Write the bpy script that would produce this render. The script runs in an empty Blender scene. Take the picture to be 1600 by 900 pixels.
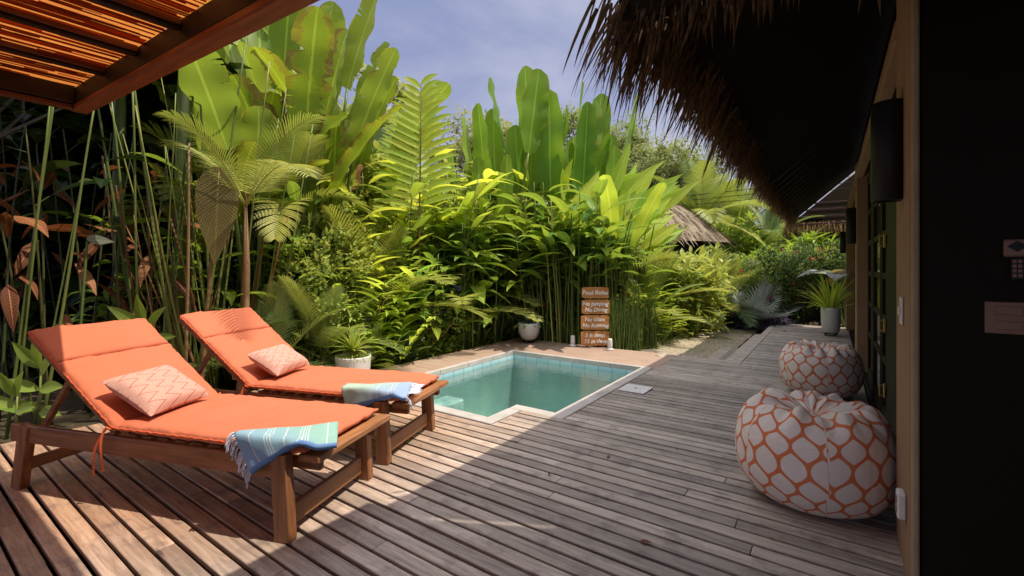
import bpy, math, random
import numpy as np
from mathutils import Vector, Matrix, noise
random.seed(7)
R = math.radians
sc = bpy.context.scene
COL = sc.collection
YAW = math.atan(498/711.0)            # the house direction lies 35 degrees right of the view
CS, SN = math.cos(YAW), math.sin(YAW)
H, F, HY = 1.3, 711.0, 418.0

def V(*a): return Vector(a)
def at(px, py, d):
    """world point seen at pixel (px,py) of the 1600x900 photo at depth d"""
    l = (px-800)/F*d
    return V(-SN*d+CS*l, CS*d+SN*l, H+(HY-py)/F*d)
def lerp(a, b, t): return a+(b-a)*t
def rnd(a, b): return random.uniform(a, b)

# ------------------------------------------------------------------ materials
def new_mat(name):
    m = bpy.data.materials.new(name); m.use_nodes = True
    nt = m.node_tree; nt.nodes.clear()
    out = nt.nodes.new('ShaderNodeOutputMaterial')
    return m, nt, out
class NT:
    def __init__(s, nt): s.nt = nt
    def n(s, t, **k):
        nd = s.nt.nodes.new('ShaderNode'+t)
        for a, b in k.items(): setattr(nd, a, b)
        return nd
    def l(s, a, b): s.nt.links.new(a, b)
    def math(s, op, a, b=None, c=None, clamp=False):
        nd = s.n('Math', operation=op); nd.use_clamp = clamp
        for i, x in enumerate((a, b, c)):
            if x is None: continue
            if isinstance(x, (int, float)): nd.inputs[i].default_value = x
            else: s.l(x, nd.inputs[i])
        return nd.outputs[0]
    def mix(s, f, a, b, mode='MIX'):
        nd = s.n('Mix', data_type='RGBA', blend_type=mode)
        for sock, x in ((nd.inputs[0], f), (nd.inputs[6], a), (nd.inputs[7], b)):
            if isinstance(x, (int, float)): sock.default_value = x
            elif isinstance(x, tuple): sock.default_value = (x[0], x[1], x[2], 1)
            else: s.l(x, sock)
        return nd.outputs[2]
    def noise(s, vec, scale, detail=4, rough=.55, dist=0):
        nd = s.n('TexNoise'); nd.inputs['Scale'].default_value = scale
        nd.inputs['Detail'].default_value = detail; nd.inputs['Roughness'].default_value = rough
        nd.inputs['Distortion'].default_value = dist
        if vec is not None: s.l(vec, nd.inputs['Vector'])
        return nd.outputs[0]
    def ramp(s, f, stops):
        nd = s.n('ValToRGB'); cr = nd.color_ramp
        while len(cr.elements) < len(stops): cr.elements.new(.5)
        for e, (p, c) in zip(cr.elements, stops):
            e.position = p; e.color = (c[0], c[1], c[2], 1) if isinstance(c, tuple) else (c, c, c, 1)
        s.l(f, nd.inputs[0]); return nd.outputs[0]
    def mapping(s, vec, scale=(1, 1, 1), rot=(0, 0, 0)):
        nd = s.n('Mapping'); nd.inputs['Scale'].default_value = scale; nd.inputs['Rotation'].default_value = rot
        s.l(vec, nd.inputs[0]); return nd.outputs[0]
    def bump(s, h, strength=.3, dist=.01):
        nd = s.n('Bump'); nd.inputs['Strength'].default_value = strength; nd.inputs['Distance'].default_value = dist
        s.l(h, nd.inputs['Height']); return nd.outputs[0]
    def attr(s, name='tint'):
        a = s.n('Attribute', attribute_name=name); sp = s.n('SeparateColor'); s.l(a.outputs['Color'], sp.inputs[0])
        return sp.outputs
    def obj(s): return s.n('TexCoord').outputs['Object']
    def world(s): return s.n('NewGeometry').outputs['Position']
    def uv(s): return s.n('TexCoord').outputs['UV']
    def pbr(s, out, color, rough=.6, normal=None, spec=.5, **k):
        p = s.n('BsdfPrincipled')
        if isinstance(color, tuple): p.inputs['Base Color'].default_value = (*color, 1)
        else: s.l(color, p.inputs['Base Color'])
        if isinstance(rough, (int, float)): p.inputs['Roughness'].default_value = rough
        else: s.l(rough, p.inputs['Roughness'])
        p.inputs['Specular IOR Level'].default_value = spec
        for a, b in k.items(): p.inputs[a.replace('_', ' ')].default_value = b
        if normal is not None: s.l(normal, p.inputs['Normal'])
        if out is not None: s.l(p.outputs[0], out.inputs[0])
        return p.outputs[0]

def simple(name, col, rough=.6, var=.15, scale=8, bump=.1, spec=.4, metal=0):
    m, nt, out = new_mat(name); g = NT(nt); o = g.obj()
    n1 = g.noise(o, scale, 6)
    c = g.mix(n1, tuple(x*(1-var*1.6) for x in col), tuple(min(1, x*(1+var)) for x in col))
    g.pbr(out, c, rough, g.bump(g.noise(o, scale*6, 5), bump, .01), spec, Metallic=metal)
    return m

def wood(name, dark, light, axis=0, rough=.45, scale=1.0, bump=.25, spec=.4):
    m, nt, out = new_mat(name); g = NT(nt); o = g.obj()
    s = [30*scale]*3; s[axis] = 2.2*scale
    mp = g.mapping(o, tuple(s))
    t = g.attr()
    n1 = g.noise(mp, 1, 8, .65, .6); n2 = g.noise(o, 3, 4)
    c = g.mix(g.ramp(n1, [(.3, 0.0), (.72, 1.0)]), dark, light)
    c = g.mix(g.math('MULTIPLY', n2, .5), c, tuple(x*.55 for x in dark), 'MIX')
    c = g.mix(.35, c, g.mix(t[0], (.45, .45, .45), (1, 1, 1)), 'MULTIPLY')
    g.pbr(out, c, rough, g.bump(n1, bump, .004), spec)
    return m

def leaf_mat(name, dark, light, yellow=(.32, .38, .02), brown=0.0, rough=.38, trans=.35, veins=40, spec=.35, tcol=None, vs=.25):
    m, nt, out = new_mat(name); g = NT(nt); t = g.attr()
    o = g.world()
    n1 = g.noise(o, 3.5, 5)
    c = g.mix(t[0], dark, light); oi = g.n('ObjectInfo').outputs['Random']; wv = None
    c = g.mix(1.0, c, g.ramp(oi, [(0.0, (.72, .84, .8)), (.35, (1.0, 1.0, 1.0)), (.7, (1.18, 1.02, .8)), (1.0, (.86, 1.0, 1.05))]), 'MULTIPLY')
    c = g.mix(g.math('MULTIPLY', g.ramp(g.math('ADD', g.math('MULTIPLY', t[0], .6), g.math('MULTIPLY', n1, .5)), [(.62, 0.0), (.85, 1.0)]), .55), c, yellow)
    if veins:
        w = wv = g.math('SINE', g.math('MULTIPLY', g.math('SUBTRACT', t[1], g.math('MULTIPLY', t[2], .16)), veins*6.28))
        c = g.mix(g.math('MULTIPLY', g.math('ADD', g.math('MULTIPLY', w, .5), .5), vs), c, tuple(x*.5 for x in dark))
        mid = g.math('LESS_THAN', t[2], .06)
        c = g.mix(g.math('MULTIPLY', mid, .55), c, tuple(min(1, x*1.8) for x in light))
    if brown:
        nb = g.noise(o, 4.5, 8, .7)
        e = g.math('ADD', g.math('MULTIPLY', t[2], .34), g.math('MULTIPLY', nb, .95))
        e = g.math('ADD', e, g.math('MULTIPLY', t[1], .18))
        lo = 1.12-brown*.27
        f = g.ramp(e, [(lo-.03, 0.0), (lo, 1.0)])
        fy = g.ramp(e, [(lo-.09, 0.0), (lo-.01, 1.0)])
        c = g.mix(fy, c, (.42, .33, .03))
        bc = g.mix(nb, (.10, .035, .015), (.38, .19, .09))
        c = g.mix(f, c, bc)
    hb_ = n1 if wv is None else g.math('ADD', n1, g.math('MULTIPLY', wv, .35))
    p = g.pbr(None, c, rough, g.bump(hb_, .3, .012), spec)
    tr = g.n('BsdfTranslucent')
    g.l(g.mix(.5, c, tcol or (light[0]*1.6, light[1]*1.5, light[2]*.6)), tr.inputs[0])
    mx = g.n('MixShader'); mx.inputs[0].default_value = trans
    g.l(p, mx.inputs[1]); g.l(tr.outputs[0], mx.inputs[2]); g.l(mx.outputs[0], out.inputs[0])
    return m

M = {}
M['leaf_banana'] = leaf_mat('banana leaf', (0.086, 0.193, 0.027), (0.342, 0.454, 0.080), (.42, .44, .04), brown=.35, veins=60, trans=.45, vs=.42)
M['leaf_torn'] = leaf_mat('ageing banana leaf', (0.180, 0.300, 0.030), (0.420, 0.532, 0.056), (.46, .40, .05), brown=1.0, veins=55, trans=.40, vs=.45)
M['leaf_upright'] = leaf_mat('upright banana leaf', (.11, .25, .03), (.28, .44, .07), (.40, .48, .07), brown=.15, veins=40, trans=.5, vs=.35)
M['leaf_heli'] = leaf_mat('heliconia leaf', (0.074, 0.199, 0.042), (0.366, 0.497, 0.079), (.33, .38, .03), brown=.15, veins=25, rough=.3)
M['leaf_painted_shade'] = leaf_mat('leaf with painted shade', (0.005, 0.016, 0.004), (0.023, 0.050, 0.009), (.12, .16, .03), brown=.1, veins=25, rough=.4, trans=.25)  # near-black leaf copy; the corner's deep shade is put into its colour
M['leaf_ginger'] = leaf_mat('ginger leaf', (0.259, 0.496, 0.058), (0.712, 0.782, 0.134), (.50, .50, .05), brown=.1, veins=18, rough=.35, trans=.48)
M['leaf_palm'] = leaf_mat('palm leaflet', (0.110, 0.191, 0.036), (0.439, 0.486, 0.142), (.48, .46, .09), brown=0, veins=0, rough=.4)
M['leaf_palm_dark'] = leaf_mat('dark palm leaflet', (0.069, 0.159, 0.061), (0.281, 0.337, 0.121), (.24, .26, .05), brown=0, veins=0, rough=.4)
M['leaf_shrub'] = leaf_mat('shrub leaf', (0.113, 0.222, 0.047), (0.500, 0.559, 0.188), (.36, .42, .06), veins=0, rough=.45)
M['leaf_hedge'] = leaf_mat('hedge leaf', (0.018, 0.046, 0.019), (0.104, 0.153, 0.057), (.16, .24, .03), veins=0, rough=.45)
M['leaf_tree'] = leaf_mat('tree leaf', (0.130, 0.169, 0.065), (0.378, 0.419, 0.203), (.42, .40, .22), veins=0, rough=.6)
M['leaf_silver'] = leaf_mat('silver fan palm', (.30, .40, .46), (.66, .76, .80), (.36, .42, .36), veins=0, rough=.5, trans=.15, tcol=(.25, .33, .25))
M['leaf_purple'] = leaf_mat('purple ground cover leaf', (.12, .10, .17), (.42, .36, .55), (.6, .6, .7), veins=0, rough=.4, trans=.15, tcol=(.15, .1, .15))
M['leaf_dead'] = leaf_mat('dead leaf', (.10, .035, .012), (.36, .15, .06), (.42, .22, .10), veins=14, rough=.7, trans=.25, tcol=(.5, .15, .04))
M['leaf_olive'] = leaf_mat('dull olive leaf', (.10, .085, .02), (.22, .17, .05), (.28, .24, .08), veins=30, rough=.5, trans=.4, tcol=(.35, .3, .08), vs=.4)  # plain olive brown tone for the hanging leaf
M['leaf_rosette'] = leaf_mat('variegated rosette leaf', (.12, .24, .03), (.40, .50, .10), (.62, .62, .22), veins=0, rough=.35)
M['leaf_agave'] = leaf_mat('grey green agave leaf', (.06, .12, .07), (.18, .27, .17), (.3, .35, .2), veins=0, rough=.4, trans=.1)
M['leaf_ear'] = leaf_mat('pale elephant ear leaf', (.30, .36, .30), (.62, .68, .58), (.65, .6, .4), veins=9, rough=.3, trans=.25, tcol=(.6, .65, .4))
M['leaf_yellow'] = leaf_mat('yellow elephant ear leaf', (.30, .20, .03), (.6, .42, .06), (.65, .5, .1), veins=9, rough=.4, brown=.3)
M['flower'] = simple('coral flower', (.62, .10, .05), .5, .3, 30, .1)
M['flower_violet'] = simple('violet flower', (.25, .20, .55), .5, .3, 30, .1)
M['stem_green'] = leaf_mat('green cane', (.055, .09, .015), (.20, .25, .06), (.30, .29, .08), veins=0, rough=.4, trans=.0)
M['stem_brown'] = leaf_mat('brown cane', (.13, .06, .02), (.36, .19, .08), (.4, .26, .12), veins=0, rough=.6, trans=.0)
M['stem_dark'] = leaf_mat('cane with painted shade', (.02, .03, .01), (.08, .10, .03), (.12, .10, .03), veins=0, rough=.5, trans=.0)  # darker copy of the green cane, with shade put into the colour
M['bark'] = simple('bark', (.17, .14, .10), .85, .4, 6, .8)
M['teak'] = wood('oiled teak', (.20, .07, .025), (.60, .27, .11), 0, .4)
M['teak_y'] = wood('oiled teak crossways', (.24, .09, .03), (.66, .31, .13), 1, .4)
M['teak_z'] = wood('oiled teak upright', (.19, .068, .025), (.56, .25, .10), 2, .4)
M['pergola'] = wood('stained pergola beam', (.14, .035, .012), (.42, .12, .045), 0, .45)
M['pergola_y'] = wood('stained pergola rafter', (.10, .028, .01), (.32, .10, .04), 1, .5)
M['shade_timber'] = wood('timber with painted shade', (.010, .005, .002), (.035, .015, .007), 0, .6)  # near-black colour imitates the shaded sides of beams and rafters
M['fan'] = wood('dark fan blade', (.05, .02, .015), (.13, .05, .03), 1, .35)
M['black'] = simple('black paint', (.011, .0075, .0025), .6, .2, 6, .05, .15)
M['black_metal'] = simple('black metal', (.015, .015, .014), .5, .2, 20, .1, .3)
M['matte_dark'] = simple('thatch with painted shade', (.012, .009, .006), 1.0, .3, 6, .3, 0.0)  # near-black colour paints in the shade under the pavilion roof
M['brass'] = simple('brass', (.5, .36, .12), .35, .2, 30, .1, .5, 1)
M['white_pot'] = simple('white glazed pot', (.74, .72, .67), .35, .12, 6, .05)
M['white_plastic'] = simple('white plastic', (.75, .73, .68), .4, .08, 10, .03)
M['grey_plastic'] = simple('pale grey lid', (.62, .60, .58), .5, .12, 10, .05)
M['tan_plastic'] = simple('beige plastic', (.27, .15, .10), .4, .08, 10, .03)
M['soil'] = simple('soil', (.05, .035, .025), .95, .5, 30, .8)
M['stucco'] = simple('tan stucco', (.36, .22, .12), .85, .16, 5, .5)
M['stucco_trim'] = simple('pale stucco corner', (.40, .30, .18), .8, .2, 7, .5)
M['cord'] = simple('orange cord fabric', (.70, .13, .04), .8, .15, 40, .2)
M['rock'] = simple('pale rock', (.45, .38, .28), .85, .35, 5, .6)
M['sand'] = simple('sand', (.42, .35, .25), .95, .35, 2, .7)
M['coping'] = simple('pool coping stone', (.47, .43, .385), .75, .30, 4, .4)
M['white_text'] = simple('white painted letter', (.82, .80, .72), .7, .08, 40, .05)
M['sign_wood'] = wood('sign board wood', (.42, .16, .04), (.80, .40, .12), 0, .5)
M['glass_dark'] = simple('dark window glass', (.02, .025, .02), .08, .1, 3, .0, .6)

# deck timber: grey to the right, warm brown to the left
def deck_mat(name, warmx=True):
    m, nt, out = new_mat(name); g = NT(nt); w = g.world(); t = g.attr()
    mp = g.mapping(w, (2.6, 34, 34))
    mpo = g.n('VectorMath', operation='ADD'); g.l(mp, mpo.inputs[0])
    cmb = g.n('CombineXYZ'); g.l(g.math('MULTIPLY', t[0], 40), cmb.inputs[0]); g.l(g.math('MULTIPLY', t[1], 57), cmb.inputs[2]); g.l(cmb.outputs[0], mpo.inputs[1])
    grain = g.noise(mpo.outputs[0], 1, 9, .7, .8)
    fine = g.noise(g.mapping(w, (14, 210, 100)), 1, 4, .6)
    blot = g.noise(w, 1.6, 6, .6); blot2 = g.noise(w, 6, 6, .65)
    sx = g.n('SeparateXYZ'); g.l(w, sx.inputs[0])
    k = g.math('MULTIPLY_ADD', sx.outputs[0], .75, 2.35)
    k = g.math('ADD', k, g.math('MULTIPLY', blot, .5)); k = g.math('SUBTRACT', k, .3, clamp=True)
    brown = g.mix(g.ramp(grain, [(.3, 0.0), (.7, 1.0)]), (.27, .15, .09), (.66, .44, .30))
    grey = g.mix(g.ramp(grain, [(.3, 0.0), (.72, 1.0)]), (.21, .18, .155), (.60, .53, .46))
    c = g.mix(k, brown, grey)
    c = g.mix(1.0, c, g.mix(t[0], (.56, .54, .53), (1.18, 1.14, 1.10)), 'MULTIPLY')
    c = g.mix(g.ramp(blot2, [(.52, 0.0), (.68, .55)]), c, (.11, .085, .08))
    vor = g.n('TexVoronoi'); vor.inputs['Scale'].default_value = 1.0; g.l(g.mapping(w, (1.7, 10, 1)), vor.inputs['Vector'])
    knot = g.ramp(vor.outputs['Distance'], [(.05, 1.0), (.11, 0.0)])
    c = g.mix(g.math('MULTIPLY', knot, .7), c, (.035, .024, .018))
    wear = g.ramp(g.math('MULTIPLY', blot, fine), [(.30, 0.0), (.42, .6)])
    c = g.mix(wear, c, (.50, .43, .39))
    crack = g.ramp(grain, [(.26, 1.0), (.34, 0.0)])
    c = g.mix(g.math('MULTIPLY', crack, .6), c, (.05, .035, .028))
    h = g.math('ADD', g.math('MULTIPLY', grain, .7), g.math('MULTIPLY', fine, .3))
    g.pbr(out, c, g.ramp(blot2, [(.3, .42), (.7, .62)]), g.bump(h, .5, .004), .42)
    return m
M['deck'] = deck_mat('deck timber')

def paver_mat():
    m, nt, out = new_mat('terrace boards'); g = NT(nt); w = g.world()
    n1 = g.noise(w, 3, 6); n2 = g.noise(w, 26, 5)
    c = g.mix(n1, (.32, .20, .14), (.50, .36, .27)); c = g.mix(g.math('MULTIPLY', n2, .35), c, (.2, .14, .1))
    sx = g.n('SeparateXYZ'); g.l(w, sx.inputs[0])
    l = g.math('LESS_THAN', g.math('FRACT', g.math('MULTIPLY', sx.outputs[1], 6.2)), .07)
    c = g.mix(g.math('MULTIPLY', l, .6), c, (.07, .045, .03))
    g.pbr(out, c, .8, g.bump(n2, .3, .006))
    return m
M['terrace'] = paver_mat()

def tile_mat():
    m, nt, out = new_mat('pool tile'); g = NT(nt); w = g.world()
    br = g.n('TexBrick'); br.offset = 0; br.inputs['Scale'].default_value = 1
    br.inputs['Brick Width'].default_value = .2; br.inputs['Row Height'].default_value = .13
    br.inputs['Mortar Size'].default_value = .006
    br.inputs['Color1'].default_value = (.30, .50, .56, 1); br.inputs['Color2'].default_value = (.42, .60, .64, 1)
    br.inputs['Mortar'].default_value = (.10, .2, .22, 1)
    sx = g.n('SeparateXYZ'); g.l(w, sx.inputs[0]); cm = g.n('CombineXYZ')
    g.l(g.math('ADD', sx.outputs[0], sx.outputs[1]), cm.inputs[0]); g.l(g.math('ADD', sx.outputs[2], .26), cm.inputs[1]); g.l(cm.outputs[0], br.inputs['Vector'])
    n = g.noise(w, 5, 5)
    c = g.mix(g.math('MULTIPLY', n, .4), br.outputs['Color'], (.5, .66, .66))
    below = g.math('LESS_THAN', sx.outputs[2], -.262)
    c = g.mix(below, c, g.mix(g.noise(w, 2.2, 5), (.14, .27, .25), (.42, .62, .58)))
    g.pbr(out, c, .3, g.bump(n, .1, .01))
    return m
M['tile'] = tile_mat()
def floor_mat():
    m, nt, out = new_mat('plaster with painted caustics'); g = NT(nt); w = g.world()
    vor = g.n('TexVoronoi', feature='SMOOTH_F1'); vor.inputs['Scale'].default_value = 5
    wd = g.n('VectorMath', operation='ADD'); nn = g.n('TexNoise'); nn.inputs['Scale'].default_value = 4
    g.l(w, nn.inputs['Vector']); g.l(w, wd.inputs[0]); g.l(nn.outputs[1], wd.inputs[1]); g.l(wd.outputs[0], vor.inputs['Vector'])
    ca = g.ramp(vor.outputs['Distance'], [(.3, 0.0), (.75, 1.0)])  # pale ripples of caustic light painted into the floor colour
    c = g.mix(ca, (.36, .54, .52), (.80, .92, .88)); c = g.mix(g.ramp(g.noise(w, 1.4, 5), [(.42, 0.0), (.66, .5)]), c, (.13, .24, .21))
    g.pbr(out, c, .6); return m
M['pool_floor'] = floor_mat()
def water_mat():
    m, nt, out = new_mat('pool water'); g = NT(nt); w = g.world()
    n1 = g.noise(w, 5, 4, .6, 1.2); n2 = g.noise(w, 17, 3, .6, .5)
    bmp = g.bump(g.math('ADD', g.math('MULTIPLY', n1, .7), g.math('MULTIPLY', n2, .3)), .5, .014)
    fr = g.n('Fresnel'); fr.inputs[0].default_value = 1.45; g.l(bmp, fr.inputs['Normal'])
    gl = g.n('BsdfGlossy'); gl.inputs['Roughness'].default_value = .03; g.l(bmp, gl.inputs['Normal'])
    tr = g.n('BsdfRefraction'); tr.inputs['IOR'].default_value = 1.02; tr.inputs['Roughness'].default_value = 0
    tp = g.n('BsdfTransparent'); tp.inputs[0].default_value = (.84, .96, .94, 1)
    mx = g.n('MixShader'); g.l(g.math('MULTIPLY', fr.outputs[0], 1.9, clamp=True), mx.inputs[0]); g.l(tp.outputs[0], mx.inputs[1]); g.l(gl.outputs[0], mx.inputs[2])
    # suspended haze: a little milky scatter in the water surface
    df = g.n('BsdfDiffuse'); df.inputs[0].default_value = (.30, .52, .47, 1)
    m2 = g.n('MixShader'); m2.inputs[0].default_value = .05; g.l(mx.outputs[0], m2.inputs[1]); g.l(df.outputs[0], m2.inputs[2])
    g.l(m2.outputs[0], out.inputs[0]); return m
M['water'] = water_mat()

def cushion_mat():
    m, nt, out = new_mat('orange canvas'); g = NT(nt); o = g.obj()
    n1 = g.noise(o, 2.5, 4); wv = g.noise(g.mapping(o, (420, 420, 420)), 1, 1)
    c = g.mix(n1, (.50, .122, .056), (.60, .17, .085)); c = g.mix(g.math('MULTIPLY', wv, .18), c, (.8, .36, .2))
    wr = g.noise(g.mapping(o, (5, 3, 6)), 1, 3, .5, 1.0)
    g.pbr(out, c, .85, g.bump(g.math('ADD', g.math('MULTIPLY', wv, .05), wr), .55, .03), .2)
    return m
M['cushion'] = cushion_mat()
def pillow_mat(name, zig):
    m, nt, out = new_mat(name); g = NT(nt); u = g.uv(); sx = g.n('SeparateXYZ'); g.l(u, sx.inputs[0])
    x = g.math('MULTIPLY', sx.outputs[0], 5.0); y = g.math('MULTIPLY', sx.outputs[1], 4.0)
    tri = g.math('ABSOLUTE', g.math('SUBTRACT', g.math('FRACT', x), .5))
    f = g.math('FRACT', g.math('MULTIPLY', g.math('ADD', y, g.math('MULTIPLY', tri, 1.6)), 5.0 if zig else 3.0))
    line = g.math('LESS_THAN', f, .38)
    f2 = g.math('LESS_THAN', g.math('FRACT', g.math('ADD', y, g.math('MULTIPLY', tri, 1.6))), .07)
    c = g.mix(line, (.54, .25, .185), (.62, .42, .335))
    c = g.mix(f2, c, (.34, .14, .09))
    g.pbr(out, c, .85, g.bump(g.noise(g.obj(), 60, 3), .2, .004), .2); return m
M['pillow'] = pillow_mat('salmon zigzag cloth', True)
M['pillow2'] = pillow_mat('pink lattice cloth', False)
def towel_mat(name, teal, blue, stripes, flip=False):
    m, nt, out = new_mat(name); g = NT(nt); u = g.uv(); sx = g.n('SeparateXYZ'); g.l(u, sx.inputs[0])
    s, t = sx.outputs[0], sx.outputs[1]
    d = s
    base = g.mix(g.ramp(g.math('ADD', g.math('MULTIPLY', d, .75), g.math('MULTIPLY', t, .4)), [(.42, 0.0), (.95, 1.0)]), teal, blue)
    c = base
    tot = None
    for a, wd in stripes:
        q = g.math('LESS_THAN', g.math('ABSOLUTE', g.math('SUBTRACT', s, a)), wd)
        tot = q if tot is None else g.math('MAXIMUM', tot, q)
    c = g.mix(g.math('MULTIPLY', tot, .6), c, (.72, .76, .66))
    e = g.math('GREATER_THAN', t, .955); c = g.mix(e, c, (.16, .30, .58))
    e = g.math('LESS_THAN', t, .02); c = g.mix(e, c, (.2, .34, .58))
    wv = g.n('TexWave'); wv.inputs['Scale'].default_value = 60; g.l(u, wv.inputs['Vector'])
    g.pbr(out, c, .9, g.bump(g.math('ADD', wv.outputs['Fac'], g.noise(g.obj(), 25, 4)), .25, .006), .15); return m
M['towel'] = towel_mat('teal striped towel', (.27, .47, .40), (.24, .38, .56), [(.1, .006), (.28, .005), (.305, .004), (.33, .005), (.36, .004), (.50, .006), (.63, .005), (.66, .004), (.69, .005), (.84, .006)])
M['towel2'] = towel_mat('pale teal towel', (.38, .50, .38), (.28, .38, .54), [(.55, .004), (.75, .006), (.80, .004)])
M['fringe_cloth'] = simple('towel tassel yarn', (.66, .66, .74), .9, .15, 60, .2)

def bag_mat():
    m, nt, out = new_mat('orange lattice canvas'); g = NT(nt); u = g.uv(); sx = g.n('SeparateXYZ'); g.l(u, sx.inputs[0])
    x, y = sx.outputs[0], sx.outputs[1]
    # two staggered lattices of pointed ovals
    def oval(ox, oy):
        a = g.math('SUBTRACT', g.math('FRACT', g.math('ADD', x, ox)), .5)
        b = g.math('SUBTRACT', g.math('FRACT', g.math('ADD', y, oy)), .5)
        wid = g.math('MULTIPLY', g.math('COSINE', g.math('MULTIPLY', b, 2.72)), .455)
        ins = g.math('SUBTRACT', wid, g.math('ABSOLUTE', a))
        ok = g.math('LESS_THAN', g.math('ABSOLUTE', b), .47)
        return g.math('MULTIPLY', ok, g.ramp(ins, [(.055, 0.0), (.085, 1.0)]))
    o1 = oval(0, 0)
    # stagger rows: rows overlap, ovals are twice as tall as the row spacing
    def oval2(ox, oy):
        a = g.math('SUBTRACT', g.math('FRACT', g.math('ADD', x, ox)), .5)
        b = g.math('SUBTRACT', g.math('FRACT', g.math('ADD', g.math('MULTIPLY', y, .5), oy)), .5)
        wid = g.math('MULTIPLY', g.math('COSINE', g.math('MULTIPLY', b, 4.3)), .54)
        ins = g.math('SUBTRACT', wid, g.math('ABSOLUTE', a))
        ok = g.math('LESS_THAN', g.math('ABSOLUTE', b), .36)
        return g.math('MULTIPLY', ok, g.ramp(ins, [(.090, 0.0), (.115, 1.0)]))
    mm = g.math('MAXIMUM', oval2(0, 0), oval2(.5, .5))
    c = g.mix(mm, (.68, .17, .045), (.80, .72, .63))
    n = g.noise(g.obj(), 6, 4)
    c = g.mix(g.math('MULTIPLY', n, .2), c, (.5, .42, .38))
    g.pbr(out, c, .8, g.bump(g.noise(g.obj(), 9, 5, .55, .8), .5, .02), .2); return m
M['bag'] = bag_mat()

def thatch_mat(name, a, b, scale=(60, 60, 4), trans=0.0):
    m, nt, out = new_mat(name); g = NT(nt); o = g.obj()
    n = g.noise(g.mapping(o, scale), 1, 6, .7, .3); n2 = g.noise(o, 2.2, 5)
    t = g.attr()
    c = g.mix(g.ramp(n, [(.3, 0.0), (.7, 1.0)]), a, b)
    c = g.mix(g.math('MULTIPLY', n2, .5), c, tuple(x*.5 for x in a))
    c = g.mix(.6, c, g.mix(t[0], (.35, .33, .3), (1.3, 1.25, 1.15)), 'MULTIPLY')
    p = g.pbr(None if trans else out, c, .85, g.bump(n, .6, .01), .15)
    if trans:
        tr = g.n('BsdfTranslucent'); g.l(c, tr.inputs[0]); mx = g.n('MixShader'); mx.inputs[0].default_value = trans
        g.l(p, mx.inputs[1]); g.l(tr.outputs[0], mx.inputs[2]); g.l(mx.outputs[0], out.inputs[0])
    return m
M['reed'] = thatch_mat('reed ceiling', (.50, .17, .035), (.95, .46, .12), (110, 5, 60), .88)
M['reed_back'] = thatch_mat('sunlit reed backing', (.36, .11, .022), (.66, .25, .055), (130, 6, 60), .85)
M['thatch'] = thatch_mat('dark thatch', (.02, .013, .006), (.05, .03, .014), (60, 6, 60))
M['frond'] = thatch_mat('dry palm frond', (.05, .026, .011), (.50, .31, .17), (30, 30, 30), .22)
M['frond_light'] = thatch_mat('pale dry frond', (.20, .11, .04), (.62, .40, .17), (30, 30, 30), .15)
M['hut'] = thatch_mat('weathered grey thatch', (.20, .15, .10), (.50, .42, .31), (12, 12, 40))
def ground_mat():
    m, nt, out = new_mat('garden soil'); g = NT(nt); w = g.world()
    n = g.noise(w, 1.5, 7, .65); n2 = g.noise(w, 22, 6, .7)
    c = g.mix(n, (.035, .03, .018), (.10, .08, .05)); c = g.mix(g.ramp(n2, [(.5, 0.0), (.75, .8)]), c, (.16, .10, .05))
    g.pbr(out, c, .95, g.bump(n2, .8, .03), .1); return m
M['ground'] = ground_mat()
def path_mat():
    m, nt, out = new_mat('sandy gravel'); g = NT(nt); w = g.world()
    v = g.n('TexVoronoi'); v.inputs['Scale'].default_value = 22; g.l(w, v.inputs['Vector'])
    n = g.noise(w, 2.5, 6); n2 = g.noise(w, 60, 4)
    c = g.mix(n, (.40, .33, .24), (.72, .64, .49)); c = g.mix(g.math('MULTIPLY', v.outputs['Distance'], .9), c, (.2, .16, .11))
    g.pbr(out, c, .95, g.bump(g.math('ADD', v.outputs['Distance'], n2), .8, .02), .1); return m
M['gravel'] = path_mat()

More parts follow.
